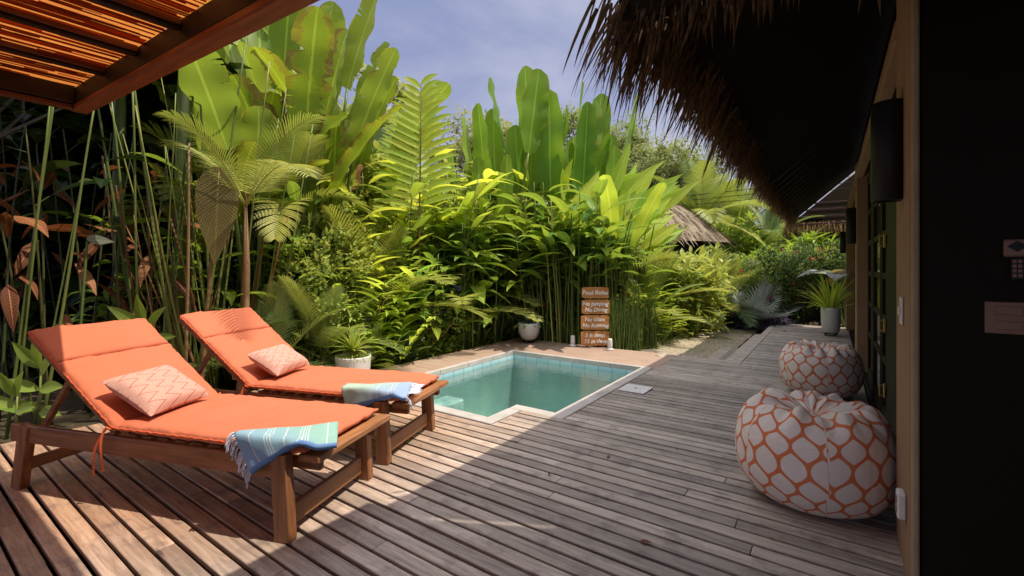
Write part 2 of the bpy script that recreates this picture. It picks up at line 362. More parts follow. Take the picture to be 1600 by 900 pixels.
# ------------------------------------------------------------------ mesh builder
class MB:
    def __init__(s): s.v = []; s.f = []; s.t = []; s.uv = None
    def add(s, vs, fs, tint=(.5, .5, .5)):
        o = len(s.v); s.v.extend(tuple(p) for p in vs); s.f.extend(tuple(i+o for i in q) for q in fs)
        if isinstance(tint, list): s.t.extend(tint)
        else: s.t.extend([tint]*len(vs))
    def box(s, a, b, tint=None, mat=None):
        (x0, y0, z0), (x1, y1, z1) = a, b
        vs = [V(x, y, z) for z in (z0, z1) for (x, y) in ((x0, y0), (x1, y0), (x1, y1), (x0, y1))]
        if mat: vs = [mat@p for p in vs]
        s.add(vs, [(0, 3, 2, 1), (4, 5, 6, 7), (0, 1, 5, 4), (1, 2, 6, 5), (2, 3, 7, 6), (3, 0, 4, 7)], tint or (random.random(), random.random(), 0))
    def cbox(s, a, b, c=.004, mat=None, tint=None):
        """box with chamfered edges"""
        (x0, y0, z0), (x1, y1, z1) = a, b
        ctr = V((x0+x1)/2, (y0+y1)/2, (z0+z1)/2); h = V(x1-x0, y1-y0, z1-z0)/2
        c = min(c, min(h)*.6); vs = []; idx = {}
        for sx in (-1, 1):
            for sy in (-1, 1):
                for sz in (-1, 1):
                    for ax in range(3):
                        p = V(sx*(h.x-c), sy*(h.y-c), sz*(h.z-c)); sg = (sx, sy, sz)
                        p[ax] = sg[ax]*h[ax]; idx[(sx, sy, sz, ax)] = len(vs); vs.append(ctr+p)
        fs = []
        for ax in range(3):
            b1, b2 = (ax+1) % 3, (ax+2) % 3
            for sg in (-1, 1):
                q = []
                for (i, j) in ((-1, -1), (1, -1), (1, 1), (-1, 1)):
                    k = [0, 0, 0]; k[ax] = sg; k[b1] = i; k[b2] = j; q.append(idx[(*k, ax)])
                fs.append(q if sg > 0 else q[::-1])
            for i in (-1, 1):
                for j in (-1, 1):      # edges along ax
                    k0 = [0, 0, 0]; k0[ax] = -1; k0[b1] = i; k0[b2] = j; k1 = list(k0); k1[ax] = 1
                    q = [idx[(*k0, b1)], idx[(*k1, b1)], idx[(*k1, b2)], idx[(*k0, b2)]]
                    fs.append(q if i*j < 0 else q[::-1])
        for sx in (-1, 1):
            for sy in (-1, 1):
                for sz in (-1, 1):
                    q = [idx[(sx, sy, sz, a)] for a in range(3)]; fs.append(q if sx*sy*sz > 0 else q[::-1])
        if mat: vs = [mat@p for p in vs]
        s.add(vs, fs, tint or (random.random(), random.random(), 0))
    def bar(s, a, b, w, h, up=V(0, 0, 1), c=.004, tint=None):
        a, b = Vector(a), Vector(b); d = (b-a); L = d.length; d.normalize()
        side = d.cross(up).normalized(); u2 = side.cross(d).normalized()
        m = Matrix((( d.x, side.x, u2.x, a.x), (d.y, side.y, u2.y, a.y), (d.z, side.z, u2.z, a.z), (0, 0, 0, 1)))
        s.cbox((0, -w/2, -h/2), (L, w/2, h/2), c, m, tint)
    def tube(s, pts, r, n=6, tint=(.5, .5, .5), caps=True):
        rs = r if isinstance(r, (list, tuple)) else [r]*len(pts)
        ring = []; vs = []; ref = None
        for i, p in enumerate(pts):
            p = Vector(p); d = (Vector(pts[min(i+1, len(pts)-1)])-Vector(pts[max(i-1, 0)])).normalized()
            if ref is None: ref = d.orthogonal().normalized()
            ref = (ref-d*ref.dot(d)); ref = ref.normalized() if ref.length > 1e-6 else d.orthogonal().normalized()
            b = d.cross(ref)
            for k in range(n):
                a = 2*math.pi*k/n; vs.append(p+(ref*math.cos(a)+b*math.sin(a))*rs[i])
        fs = [(i*n+k, i*n+(k+1) % n, (i+1)*n+(k+1) % n, (i+1)*n+k) for i in range(len(pts)-1) for k in range(n)]
        if caps: fs += [tuple(range(n))[::-1], tuple((len(pts)-1)*n+k for k in range(n))]
        s.add(vs, fs, tint)
    def lathe(s, prof, c=V(0, 0, 0), n=32, tint=(.5, .5, .5)):
        vs = [c+V(r*math.cos(2*math.pi*k/n), r*math.sin(2*math.pi*k/n), z) for r, z in prof for k in range(n)]
        fs = [(i*n+k, i*n+(k+1) % n, (i+1)*n+(k+1) % n, (i+1)*n+k) for i in range(len(prof)-1) for k in range(n)]
        s.add(vs, fs, tint)
    def leaf(s, base, d, up, L, W, shape='lance', ns=8, bend=.6, fold=.25, wave=.0, tint=None, torn=0.0, curl=0.0, twist=0.0, pet=0.0):
        """one leaf blade: a folded, drooping strip"""
        p = Vector(base); d = Vector(d).normalized(); up = Vector(up)
        side = d.cross(up); side = side.normalized() if side.length > 1e-5 else d.orthogonal().normalized()
        nrm = side.cross(d).normalized(); step = L/ns; tr = random.random() if tint is None else tint
        vs = []; tt = []; ph = rnd(0, 6)
        sp = []
        for i in range(ns+1):
            t = i/ns
            if shape == 'banana': w = min(1, math.sin(math.pi*min(1, t*.9+.04))**.45 if t < .98 else .15)
            elif shape == 'ovate': w = math.sin(math.pi*min(1, (t*.97+.015)**.62))
            elif shape == 'strap': w = (1-t**2.2)*.95+.03
            elif shape == 'needle': w = math.sin(math.pi*min(1, (t*.95+.04)**.55))**.8
            else: w = math.sin(math.pi*min(1, (t*.98+.01)**.8))
            w = max(.02, w)*W/2
            fo = fold+wave*math.sin(i*.8+ph)
            wl = w*(1+wave*.3*math.sin(i*.7+ph)+wave*.12*math.sin(i*2.9)); wr = w*(1+wave*.3*math.sin(i*.9+ph+2)+wave*.12*math.sin(i*2.3))
            if torn and 0 < i < ns:
                if random.random() < torn*.25: wl *= rnd(.4, .85)
                if random.random() < torn*.25: wr *= rnd(.4, .85)
            cu = curl*W*.5
            vs += [p-side*wl*math.cos(fo)+nrm*(wl*math.sin(fo)-cu*(wl/W*2)**2), p-side*wl*.5+nrm*wl*.5*math.sin(fo), p.copy(),
                   p+side*wr*.5+nrm*wr*.5*math.sin(fo), p+side*wr*math.cos(fo)+nrm*(wr*math.sin(fo)-cu*(wr/W*2)**2)]
            tt += [(tr, t, 1.0), (tr, t, .5), (tr, t, 0.0), (tr, t, .5), (tr, t, 1.0)]
            sp.append(p.copy())
            p = p+d*step
            d = (d+V(0, 0, -1)*bend*step/L*(.5+t)).normalized()
            if twist: side = (Matrix.Rotation(twist/ns, 3, d)@side)
            side = (side-d*side.dot(d)).normalized(); nrm = side.cross(d).normalized()
        fs = [[i*5+k, i*5+k+1, (i+1)*5+k+1, (i+1)*5+k] for i in range(ns) for k in range(4)]
        if torn:
            for i in range(1, ns):
                for k in (0, 4):
                    if random.random() < torn*2.2:      # a slit: split the rim vertex and let the two flaps part
                        q = vs[i*5+k].copy(); ax = (sp[min(i+1, ns-1)]-sp[i-1]).normalized(); gp = step*rnd(.10, .3); dr = rnd(0, .05)
                        nv = len(vs); vs.append(q+ax*gp-V(0, 0, dr)); tt.append((tr, i/ns, 1.0)); vs[i*5+k] = q-ax*gp
                        f = fs[i*4+(0 if k == 0 else 3)]; f[f.index(i*5+k)] = nv
        s.add(vs, fs, tt)
        return sp
    def frond(s, base, d, L, n=30, lw=.022, ll=.35, bend=.9, ns=10, rr=.008, vshape=.35, droop=.5, stem=.12, tint=None, fs=4, start=.15):
        """pinnate palm frond: rachis and paired leaflets"""
        p = Vector(base); d = Vector(d).normalized(); pts = []; ds = []
        for i in range(ns+1):
            pts.append(p.copy()); ds.append(d.copy()); t = i/ns
            p = p+d*(L/ns); d = (d+V(0, 0, -1)*bend/ns*(.4+1.2*t)).normalized()
        s.tube(pts, [rr*(1-.8*i/ns) for i in range(ns+1)], 5, (.9 if tint is None else tint, .5, .5))
        tr0 = random.random() if tint is None else tint
        for k in range(n):
            t = start+(1-start)*(k+.5)/n; x = t*ns; i = min(int(x), ns-1); q = pts[i].lerp(pts[i+1], x-i); dd = ds[i]
            side = dd.cross(V(0, 0, 1)); side = side.normalized() if side.length > .05 else V(1, 0, 0)
            nr = side.cross(dd).normalized(); u = (t-start)/(1-start)
            le = ll*(math.sin(math.pi*min(1, u*.80+.18))**.6)*rnd(.9, 1.08)
            for sg in (-1, 1):
                ld = (side*sg*math.cos(vshape)+nr*math.sin(vshape)+dd*(.35+.9*u)).normalized()
                s.leaf(q, ld, nr, le, lw, 'needle', fs, droop, .5, 0, min(1, max(0, tr0+rnd(-.2, .2))))
    def build(s, name, mat, parent=None, smooth=True, link=True):
        me = bpy.data.meshes.new(name)
        me.from_pydata(s.v, [], s.f)
        if smooth: me.polygons.foreach_set('use_smooth', [True]*len(me.polygons))
        ca = me.color_attributes.new('tint', 'FLOAT_COLOR', 'POINT')
        arr = np.ones((len(s.v), 4), dtype=np.float32); arr[:, :3] = np.array(s.t, dtype=np.float32); ca.data.foreach_set('color', arr.ravel())
        if s.uv is not None:
            ul = me.uv_layers.new(name='UVMap')
            li = np.empty(len(me.loops), dtype=np.int32); me.loops.foreach_get('vertex_index', li)
            ul.data.foreach_set('uv', np.array(s.uv, dtype=np.float32)[li].ravel())
        me.materials.append(mat); me.update()
        if not link: return me
        o = bpy.data.objects.new(name, me); COL.objects.link(o)
        if parent: o.parent = parent
        return o

def empty(name, loc=(0, 0, 0), rz=0):
    o = bpy.data.objects.new(name, None); o.location = loc; o.rotation_euler = (0, 0, rz); o.empty_display_size = .1
    COL.objects.link(o); return o
def tag(o, label=None, cat=None, group=None, kind=None):
    if label: o['label'] = label
    if cat: o['category'] = cat
    if group: o['group'] = group
    if kind: o['kind'] = kind
    return o
def sobj(name, me, parent=None):
    o = bpy.data.objects.new(name, me); COL.objects.link(o)
    if parent: o.parent = parent
    return o
def kids(o): return [c for c in bpy.data.objects if c.parent == o]

# ------------------------------------------------------------------ setting
PX0, PX1, PXN = -4.05, -2.02, -2.44      # pool in x, notch
PY0, PYN, PY1 = 3.12, 3.56, 5.83
m = MB()                                 # ground with a hole for the pool
GZ = -.22; B = 400
X = [-B, PX0-.2, PX1+.2, B]; Yy = [-B, PY0-.2, PY1+.2, B]
for i in range(3):
    for j in range(3):
        if i == 1 and j == 1: continue
        m.add([V(X[i], Yy[j], GZ), V(X[i+1], Yy[j], GZ), V(X[i+1], Yy[j+1], GZ), V(X[i], Yy[j+1], GZ)], [(0, 1, 2, 3)])
tag(m.build('ground', M['ground'], smooth=False), kind='structure')

# deck planks along x
m = MB(); pitch = .0965; k0 = int(-2.2/pitch)
def plank_row(m, x0, x1, y, w, z=0, th=.028):
    x = x0
    while x < x1-.02:
        L = rnd(1.6, 3.4); xe = x1 if x+L > x1-.5 else x+L
        dz = rnd(-.0015, .0015)
        m.cbox((x+.001, y, z-th+dz), (xe-.002, y+w, z+dz), .003)
        x = xe
k = k0
while k*pitch < 6.88:
    y = k*pitch; w = pitch-(.0185+.003*math.sin(k*1.7))
    if y < PY0-.17: segs = [(-5.0, .30)]
    elif y < PYN-.16: segs = [(PXN+.14, .30)]
    elif y < 5.98: segs = [(PX1+.145, .30)]
    else: segs = [(PX1+.17, .30)]
    if y > 6.60: segs = [(-1.95+.1*(y > 6.7), -1.0 if y > 6.6 else .3)]
    for a, b in segs:
        if b > .25 and y < 2.35: b = 3.6
        plank_row(m, a, b, y, w)
    k += 1
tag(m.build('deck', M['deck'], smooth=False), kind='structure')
m = MB(); y = 6.63                        # walkway beyond
while y < 12.15:
    plank_row(m, -1.0, .30, y, .088, .0); y += .0965
for i, (a, b) in enumerate(((6.9, 12.1), (6.9, 11.2), (6.9, 10.2))):
    m.cbox((-1.13-.13*i, 6.72+.05*i, -.04-.035*i), (-1.015-.13*i, b-.8*i, -.012-.035*i), .003)
m.cbox((-1.62, 6.92, -.19), (-1.42, 9.0, -.15), .004)
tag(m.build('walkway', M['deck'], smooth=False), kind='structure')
m = MB()                                  # joists and skirt below the deck
for x in (-4.95, -4.3, -3.6, -2.9, -2.2, -1.5, -.8, -.1):
    m.box((x, -2.2, -.17), (x+.045, 2.93 if x < -1.85 else 6.8, -.036))
tag(m.build('deck_joists', M['black'], smooth=False), kind='structure')

m = MB()                                  # terrace slab left of and behind the pool
m.cbox((-4.75, PY0-.14, -.2), (PX0-.062, 6.95, -.003), .01)
m.cbox((PX0-.060, PY1+.062, -.2), (PX1+.165, 6.95, -.003), .01)
m.cbox((-4.75, 2.93, -.2), (-4.3, PY0-.143, -.006), .01)
tag(m.build('terrace', M['terrace'], smooth=False), kind='structure')
m = MB(); cw = .125                        # coping
def cop(x0, y0, x1, y1):
    L = max(x1-x0, y1-y0); n = max(1, round(L/.6)); ax = (x1-x0) > (y1-y0)
    for i in range(n):
        a, b = i/n, (i+1)/n
        if ax: m.cbox((lerp(x0, x1, a)+.001, y0, -.06), (lerp(x0, x1, b)-.001, y1, .004), .006)
        else: m.cbox((x0, lerp(y0, y1, a)+.001, -.06), (x1, lerp(y0, y1, b)-.001, .004), .006)
cop(PX0-.06, PY1, PX1+cw, PY1+.06); cop(PX1, PYN-cw, PX1+cw+.01, PY1-.002); cop(PXN, PYN-cw, PX1-.002, PYN)
cop(PXN, PY0-cw, PXN+cw, PYN-cw-.002); cop(PX0-cw, PY0-cw, PXN-.002, PY0); cop(PX0-.06, PY0+.002, PX0, PY1-.002)
tag(m.build('pool_coping', M['coping'], smooth=False), kind='structure')
m = MB()
def wallq(x0, y0, x1, y1, z0, z1): m.add([V(x0, y0, z0), V(x1, y1, z0), V(x1, y1, z1), V(x0, y0, z1)], [(0, 1, 2, 3)])
D = -.98
loop = [(PX0, PY0), (PXN, PY0), (PXN, PYN), (PX1, PYN), (PX1, PY1), (PX0, PY1)]
for i in range(6): wallq(*loop[i], *loop[(i+1) % 6], D-.02, -.058)
tag(m.build('pool_wall', M['tile'], smooth=False), kind='structure')
m = MB()
m.add([V(PX0, PY0, D), V(PX1, PY0, D), V(PX1, PY1, D), V(PX0, PY1, D)], [(0, 1, 2, 3)])
m.cbox((PX0+.003, PY0+.523, D), (PX0+.30, PY0+1.2, -.34), .02)
m.cbox((PX0+.003, PY0+.003, D), (PXN-.003, PY0+.52, -.36), .02)
m.cbox((PX0+.5, PY0+.523, D), (PXN-.1, PY0+.85, -.75), .02)
m.cbox((PXN+.02, PYN+.003, D), (PX1-.003, PYN+.32, -.5), .02)
tag(m.build('pool_floor', M['pool_floor'], smooth=False), kind='structure')
m = MB(); z = -.10
m.add([V(PX0, PY0, z), V(PXN, PY0, z), V(PXN, PYN, z), V(PX0, PYN, z), V(PX1, PYN, z), V(PX1, PY1, z), V(PX0, PY1, z)], [(0, 1, 2, 3), (3, 2, 4, 5, 6)])
tag(m.build('water', M['water'], smooth=False), kind='structure')

# sandy path with uneven edge
m = MB(); vs = []; fs = []; nx, ny = 24, 60
for j in range(ny+1):
    for i in range(nx+1):
        x = lerp(-3.0, -1.40, i/nx); y = lerp(6.88, 12.5, j/ny)
        e = .15*noise.noise(V(x*2, y*2, 3))+.03*noise.noise(V(x*11, y*11, 5))
        vs.append(V(x, y, -.17+e*.35+.04*(1-i/nx)))
for j in range(ny):
    for i in range(nx): fs.append((j*(nx+1)+i, j*(nx+1)+i+1, (j+1)*(nx+1)+i+1, (j+1)*(nx+1)+i))
m.add(vs, fs); tag(m.build('path', M['gravel']), kind='structure')

# ------------------------------------------------------------------ pergola (top left)
pg = tag(empty('pergola', (-4.38, .93, 0)), 'reddish timber pergola with reed ceiling over the sun loungers', 'pergola')
def ploc(x, y, z): return V(x+4.38, y-.93, z)
zA, sl = 2.40, -.0547
def pz(x): return zA+sl*(x+4.38)
def pbeam(name, a, b, w, h, mat):
    m = MB(); m.bar(a, b, w, h, c=.006); return m.build(name, mat, pg, smooth=False)
pbeam('fascia', ploc(-4.38, .885, pz(-4.38)+.02), ploc(-.95, .885, pz(-.95)+.02), .09, .04, M['pergola'])
pbeam('beam', ploc(-4.37, .885, pz(-4.37)+.1), ploc(-.96, .885, pz(-.96)+.1), .075, .118, M['shade_timber'])  # dark upper part imitates the beam's inner face in shade
pbeam('fascia', ploc(-4.335, .839, zA+.017), ploc(-4.335, -2.2, zA+.017), .06, .035, M['pergola_y'])
pbeam('beam', ploc(-4.325, .846, zA+.095), ploc(-4.325, -2.2, zA+.095), .085, .118, M['shade_timber'])
pbeam('beam', ploc(-4.38, -2.25, pz(-4.38)+.075), ploc(-.95, -2.25, pz(-.95)+.075), .09, .15, M['pergola'])
for x in (-3.62, -3.05, -2.48, -1.9, -1.35):
    pbeam('rafter', ploc(x, .845, pz(x)+.128), ploc(x-.12, -2.2, pz(x-.12)+.128), .03, .05, M['shade_timber'])
    pbeam('batten', ploc(x+.022, .845, pz(x)+.138), ploc(x-.098, -2.2, pz(x-.12)+.138), .012, .03, M['pergola_y'])
for x, y in ((-4.335, -2.33), (-1.0, -2.33)):
    m = MB(); m.cbox(ploc(x-.05, y-.03, 0), ploc(x+.05, y+.035, pz(x)-.002), .006); m.build('post', M['pergola'], pg, smooth=False)
m = MB(); vs = []                          # reed mat: thousands of thin canes lying along the rafters' cross direction
x = -4.36
for i in range(1150):
    cx = rnd(-4.32, -1.0); cy = rnd(-2.1, .9); L = rnd(.25, .9); a = math.pi/2+rnd(-.05, .05)+.04
    ya = max(-2.19, cy-L/2); yb = min(.85, cy+L/2)
    z = .166-rnd(.0, .022); r = rnd(.0028, .0055)
    m.tube([ploc(cx+(ya-cy)*.05*math.sin(a*9), ya, pz(cx)+z), ploc(cx+(yb-cy)*.05*math.sin(a*9), yb, pz(cx)+z+rnd(-.004, .004))], r, 4, (random.random(), .5, .5), caps=False)
m.build('reed_mat', M['reed'], pg)
m = MB(); q = [(-4.37, -2.2), (-.96, -2.2), (-.96, .86), (-4.37, .86)]
m.add([ploc(a, b, pz(a)+.170) for a, b in q], [(0, 1, 2, 3)])
m.build('roof_sheet', M['reed_back'], pg)
# ceiling fan whose blade tip shows at the left edge
cf = tag(empty('ceiling_fan', (-3.25, -.62, 2.1)), 'dark brown ceiling fan hung below the pergola reed ceiling', 'ceiling fan')
m = MB(); m.lathe([(0.001, -.06), (.08, -.05), (.1, 0), (.07, .05), (.02, .07), (.02, .28), (.001, .28)], n=20); m.build('motor', M['black_metal'], cf)
for k in range(4):
    m = MB(); a = k*math.pi/2+.96; n = 12; vs = []
    for i in range(n+1):
        t = i/n; r = .14+.58*t; w = .055+.02*t
        if t > .85: w *= math.sqrt(max(.02, 1-((t-.85)/.15)**2))
        for sg, z in ((-1, -.012), (1, .012)): vs.append(V(r, sg*w, z))
    vs2 = [Matrix.Rotation(a, 3, 'Z')@p for p in vs]
    m.add(vs2, [(2*i, 2*i+1, 2*i+3, 2*i+2) for i in range(n)]); o = m.build('blade', M['fan'], cf)

# ------------------------------------------------------------------ villa on the right
vi = tag(empty('villa', (.26, 2.42, 0)), 'dark villa with tan piers under an overhanging palm thatch roof', 'house')
def vl(x, y, z): return V(x-.26, y-2.42, z)
def part(name, mat, boxes, par=vi, smooth=False, c=.006):
    m = MB()
    for a, b in boxes: m.cbox(vl(*a), vl(*b), c)
    return m.build(name, mat, par, smooth=smooth)
part('pier', M['stucco'], [((.26, 2.42, -.1), (.40, 2.87, 2.9))])
part('corner_trim', M['stucco_trim'], [((.2635, 2.385, -.1), (.287, 2.419, 3.0))])
part('end_wall', M['black'], [((.290, 2.395, -.1), (4.6, 2.45, 3.6)), ((4.4, -2.4, -.1), (4.5, 2.39, 3.6))])
part('pier', M['stucco'], [((.26, 7.0, -.1), (.40, 7.45, 2.6))])
part('pier', M['stucco'], [((.26, 11.6, -.1), (.40, 12.0, 2.6))])
part('side_wall', M['black'], [((.42, 2.5, -.1), (.55, 12.0, 3.4))])
part('wall_beam', M['stucco'], [((.255, 2.875, 2.40), (.33, 12.0, 2.50))])
part('threshold', M['black'], [((.31, 2.88, -.1), (.415, 11.6, .03))])
# double doors standing open between the piers
def door(y0, y1, panes, name='door'):
    d = part(name, M['black'], [((.335, y0, .035), (.375, y0+.07, 2.3)), ((.335, y1-.07, .035), (.375, y1, 2.3))] +
             [((.337, y0+.072, z), (.373, y1-.072, z+.05)) for z in panes]+[((.337, y0+.072, 2.2), (.373, y1-.072, 2.28)), ((.337, y0+.072, .04), (.373, y1-.072, .2))])
    g = MB(); g.box(vl(.350, y0+.06, .1), vl(.358, y1-.06, 2.25)); g.build('pane', M['glass_dark'], d, smooth=False)
    return d
zs = (.55, .88, 1.21, 1.54, 1.87)
door(3.95, 4.75, zs); door(4.80, 5.6, zs); door(5.65, 6.4, zs); door(8.0, 8.9, zs); door(9.0, 9.9, zs)
part('shutter_leaf', M['black'], [((.300, 2.90, .04), (.332, 3.9, 2.3))])
for z in (1.476, .914, .485):
    m = MB(); m.cbox(vl(.285, 3.86, z-.045), vl(.2985, 3.90, z+.045), .003); m.cbox(vl(.262, 3.872, z-.04), vl(.284, 3.882, z-.028), .002); m.cbox(vl(.262, 3.872, z+.028), vl(.284, 3.882, z+.04), .002)
    m.cbox(vl(.262, 3.870, z-.03), vl(.270, 3.884, z+.03), .002)
    m.build('hinge', M['brass'], vi, smooth=False)
# roof: eave at x=-.95, z=2.35, rising steeply over the house; unseen porch roof added over the camera to shade the deck
def slab(pts, th, name, mat, n=(0, 0, 1)):
    m = MB(); nv = V(*n)*th; vs = [vl(*p) for p in pts]+[vl(*p)+nv for p in pts]; k = len(pts)
    m.add(vs, [tuple(range(k))[::-1], tuple(range(k, 2*k))]+[(i, (i+1) % k, k+(i+1) % k, k+i) for i in range(k)]); return m.build(name, mat, vi, smooth=False)
EX, EZ, RX, RZ = -.80, 2.42, 2.6, 5.3
slab([(EX, 2.0, EZ), (EX, 13.2, EZ), (RX, 12.0, RZ), (RX, 3.6, RZ)], .18, 'roof', M['thatch'])
slab([(EX+.02, 1.98, EZ), (RX, 3.58, RZ), (6.1, 1.98, EZ)], .18, 'roof', M['thatch'])
slab([(6.1, 2.0, EZ), (RX+.002, 3.6, RZ), (RX+.002, 12.0, RZ), (6.1, 13.2, EZ)], .18, 'roof', M['thatch'])
slab([(-.78, -2.6, 2.72), (-.78, 2.1, 2.72), (5, 2.1, 3.2), (5, -2.6, 3.2)], .16, 'added_shade_roof', M['thatch'])
# rafters under the eave
for i in range(27):
    y = 2.3+i*.42
    if y < 7: continue
    m = MB(); m.tube([vl(EX+.03, y, EZ-.02), vl(.6, y+.3, EZ+1.24)], .012, 6, (.9, .5, .5)); m.build('rafter', M['fan'], vi)
# hanging fronds at the eave: a dense ragged fringe
def fringe(m, a, b, n, lmin, lmax, out, up0=.16, w=(.010, .024), swing=.25, down=1.0):
    a, b = Vector(a), Vector(b); ax = (b-a).normalized(); out = Vector(out)
    for i in range(n):
        t = random.random(); p = a.lerp(b, t)+V(0, 0, rnd(-.02, up0))-out*rnd(-.02, .16)
        L = rnd(lmin, lmax)*(1+.45*noise.noise(V(t*14, 2, 1)))
        d = (out*rnd(.15, .75)+V(0, 0, -down)+ax*rnd(-swing, swing)).normalized()
        s1 = (ax+out*rnd(-.8, .8)).normalized()
        m.leaf(p, d, s1.cross(d), L, rnd(*w), 'strap', 5, rnd(.2, 1.3), rnd(.2, .8), 0, random.random(), curl=0, twist=rnd(-1.4, 1.4))
m = MB(); fringe(m, vl(EX, 2.0, EZ+.02), vl(EX, 13.2, EZ+.02), 2700, .10, .25, (-1, 0, 0), .10, (.010, .024), .3)
fringe(m, vl(EX+.1, 2.0, EZ+.02), vl(EX+.1, 5.2, EZ+.02), 300, .22, .46, (-1, 0, 0), .12, (.012, .026), .4)
fringe(m, vl(EX-.06, 1.86, EZ+.06), vl(EX-.02, 2.5, EZ+.04), 110, .28, .46, (-1, -.15, 0), .10, (.012, .028), .35)
m.build('eave_fringe', M['frond'], vi)
m = MB(); fringe(m, vl(EX-.02, 2.0, EZ), vl(1.3, 2.0, EZ+.05), 420, .10, .25, (0, -1, 0), .12, (.010, .026)); m.build('eave_fringe', M['frond'], vi)
m = MB(); fringe(m, vl(-.78, -2.6, 2.74), vl(-.78, 1.9, 2.74), 900, .06, .12, (-1, 0, 0), .1); m.build('eave_fringe', M['frond'], vi)

# fixtures
for (x, y, w, lab) in ((.215, 2.66, .065, 'large black cylinder wall lamp on the nearest tan pier'), (.215, 7.12, .06, 'black cylinder wall lamp on the middle tan pier'), (.215, 11.75, .06, 'small far black wall lamp beside the garden end of the villa')):
    L = tag(empty('wall_lamp', (x, y, 1.6)), lab, 'lamp', 'black wall lamps along the villa')
    m = MB(); m.lathe([(w-.006, .0), (w, .004), (w, .44), (w-.006, .444), (w-.012, .44), (w-.012, .0), (w-.006, 0)], n=28); m.build('lamp_shade', M['black_metal'], L)
    m = MB(); m.cbox((w-.02, -.02, .1), (w+.0, .02, .34), .002); m.lathe([(.001, .41), (w-.013, .41)], n=20); m.build('bracket', M['black_metal'], L, smooth=False)
sw = tag(empty('light_switch', (.2585, 2.62, 1.11)), 'narrow white switch plate on the tan pier at eye height', 'switch')
m = MB(); m.cbox((-.008, -.036, -.06), (0, .036, .06), .004); m.build('plate', M['white_plastic'], sw, smooth=False)
m = MB(); m.cbox((-.016, -.012, -.02), (-.0085, .012, .02), .002); m.build('rocker', M['white_plastic'], sw, smooth=False)
ou = tag(empty('power_outlet', (.2585, 2.52, .30)), 'white socket box low on the tan pier beside the front bean bag', 'outlet')
m = MB(); m.cbox((-.03, -.034, -.055), (0, .034, .055), .006); m.build('housing', M['white_plastic'], ou, smooth=False)
m = MB(); m.cbox((-.033, -.018, -.035), (-.0305, .018, -.005), .001); m.cbox((-.033, -.018, .005), (-.0305, .018, .035), .001); m.build('socket', M['tan_plastic'], ou, smooth=False)
ds = tag(empty('wall_switch', (.53, 2.394, 1.116)), 'beige double rocker switch plate on the black end wall', 'switch')
m = MB(); m.cbox((-.062, -.008, -.058), (.062, 0, .058), .005); m.build('plate', M['tan_plastic'], ds, smooth=False)
for z in (.012, -.042):
    m = MB(); m.cbox((-.035, -.015, z), (.035, -.0085, z+.03), .002); m.build('rocker', M['tan_plastic'], ds, smooth=False)
rm = tag(empty('fan_remote', (.545, 2.394, 1.34)), 'beige fan remote with dark diamond pad in its black wall cradle', 'remote')
m = MB(); m.cbox((-.03, -.02, -.002), (.036, 0, .062), .008); m.build('body', M['tan_plastic'], rm, smooth=False)
m = MB(); vs = [V(-.024, -.0215, .036), V(.003, -.0215, .016), V(.030, -.0215, .036), V(.003, -.0215, .056)]; m.add(vs, [(0, 1, 2, 3)]); m.build('diamond_pad', M['black_metal'], rm, smooth=False)
m = MB(); m.cbox((-.012, -.018, -.085), (.034, -.001, -.004), .003); cr = m.build('cradle', M['black_metal'], rm, smooth=False)
for i in range(3):
    for j in range(4):
        m = MB(); m.cbox((-.009+i*.014, -.021, -.075+j*.017), (.001+i*.014, -.0185, -.063+j*.017), .001); m.build('button', M['tan_plastic'], cr, smooth=False)

# second thatched building at the far end of the walkway
hb = tag(empty('thatched_pavilion', (-.9, 17.5, 0)), 'dark thatched pavilion closing the far end of the walkway', 'building')
m = MB()
vs = [V(-.3, 0, 2.62), V(7, 0, 2.62), V(5, 3, 4.9), V(1.8, 3, 4.9), V(-.3, 6, 2.62), V(7, 6, 2.62)]
m.add(vs, [(0, 1, 2, 3), (4, 3, 2, 5), (0, 3, 4), (1, 5, 2)]); m.add([v+V(0, 0, -.15) for v in vs], [(0, 1, 2, 3), (4, 3, 2, 5), (0, 3, 4), (1, 5, 2)])
m.build('roof', M['matte_dark'], hb, smooth=False)
m = MB(); fringe(m, (-.3, 0, 2.62), (7, 0, 2.62), 1800, .25, .5, (0, -1, 0)); fringe(m, (-.3, 0, 2.62), (-.3, 6, 2.62), 900, .25, .5, (-1, 0, 0)); m.build('eave_fringe', M['frond_light'], hb)
m = MB(); m.box((.6, .9, -.3), (6.5, 5.4, 2.7)); m.build('wall', M['black'], hb, smooth=False)
for i in range(4):
    m = MB(); m.bar((0, -.02+i*.35, 2.7+i*.26), (7, -.02+i*.35, 2.7+i*.26), .05, .05); m.build('batten', M['fan'], hb, smooth=False)
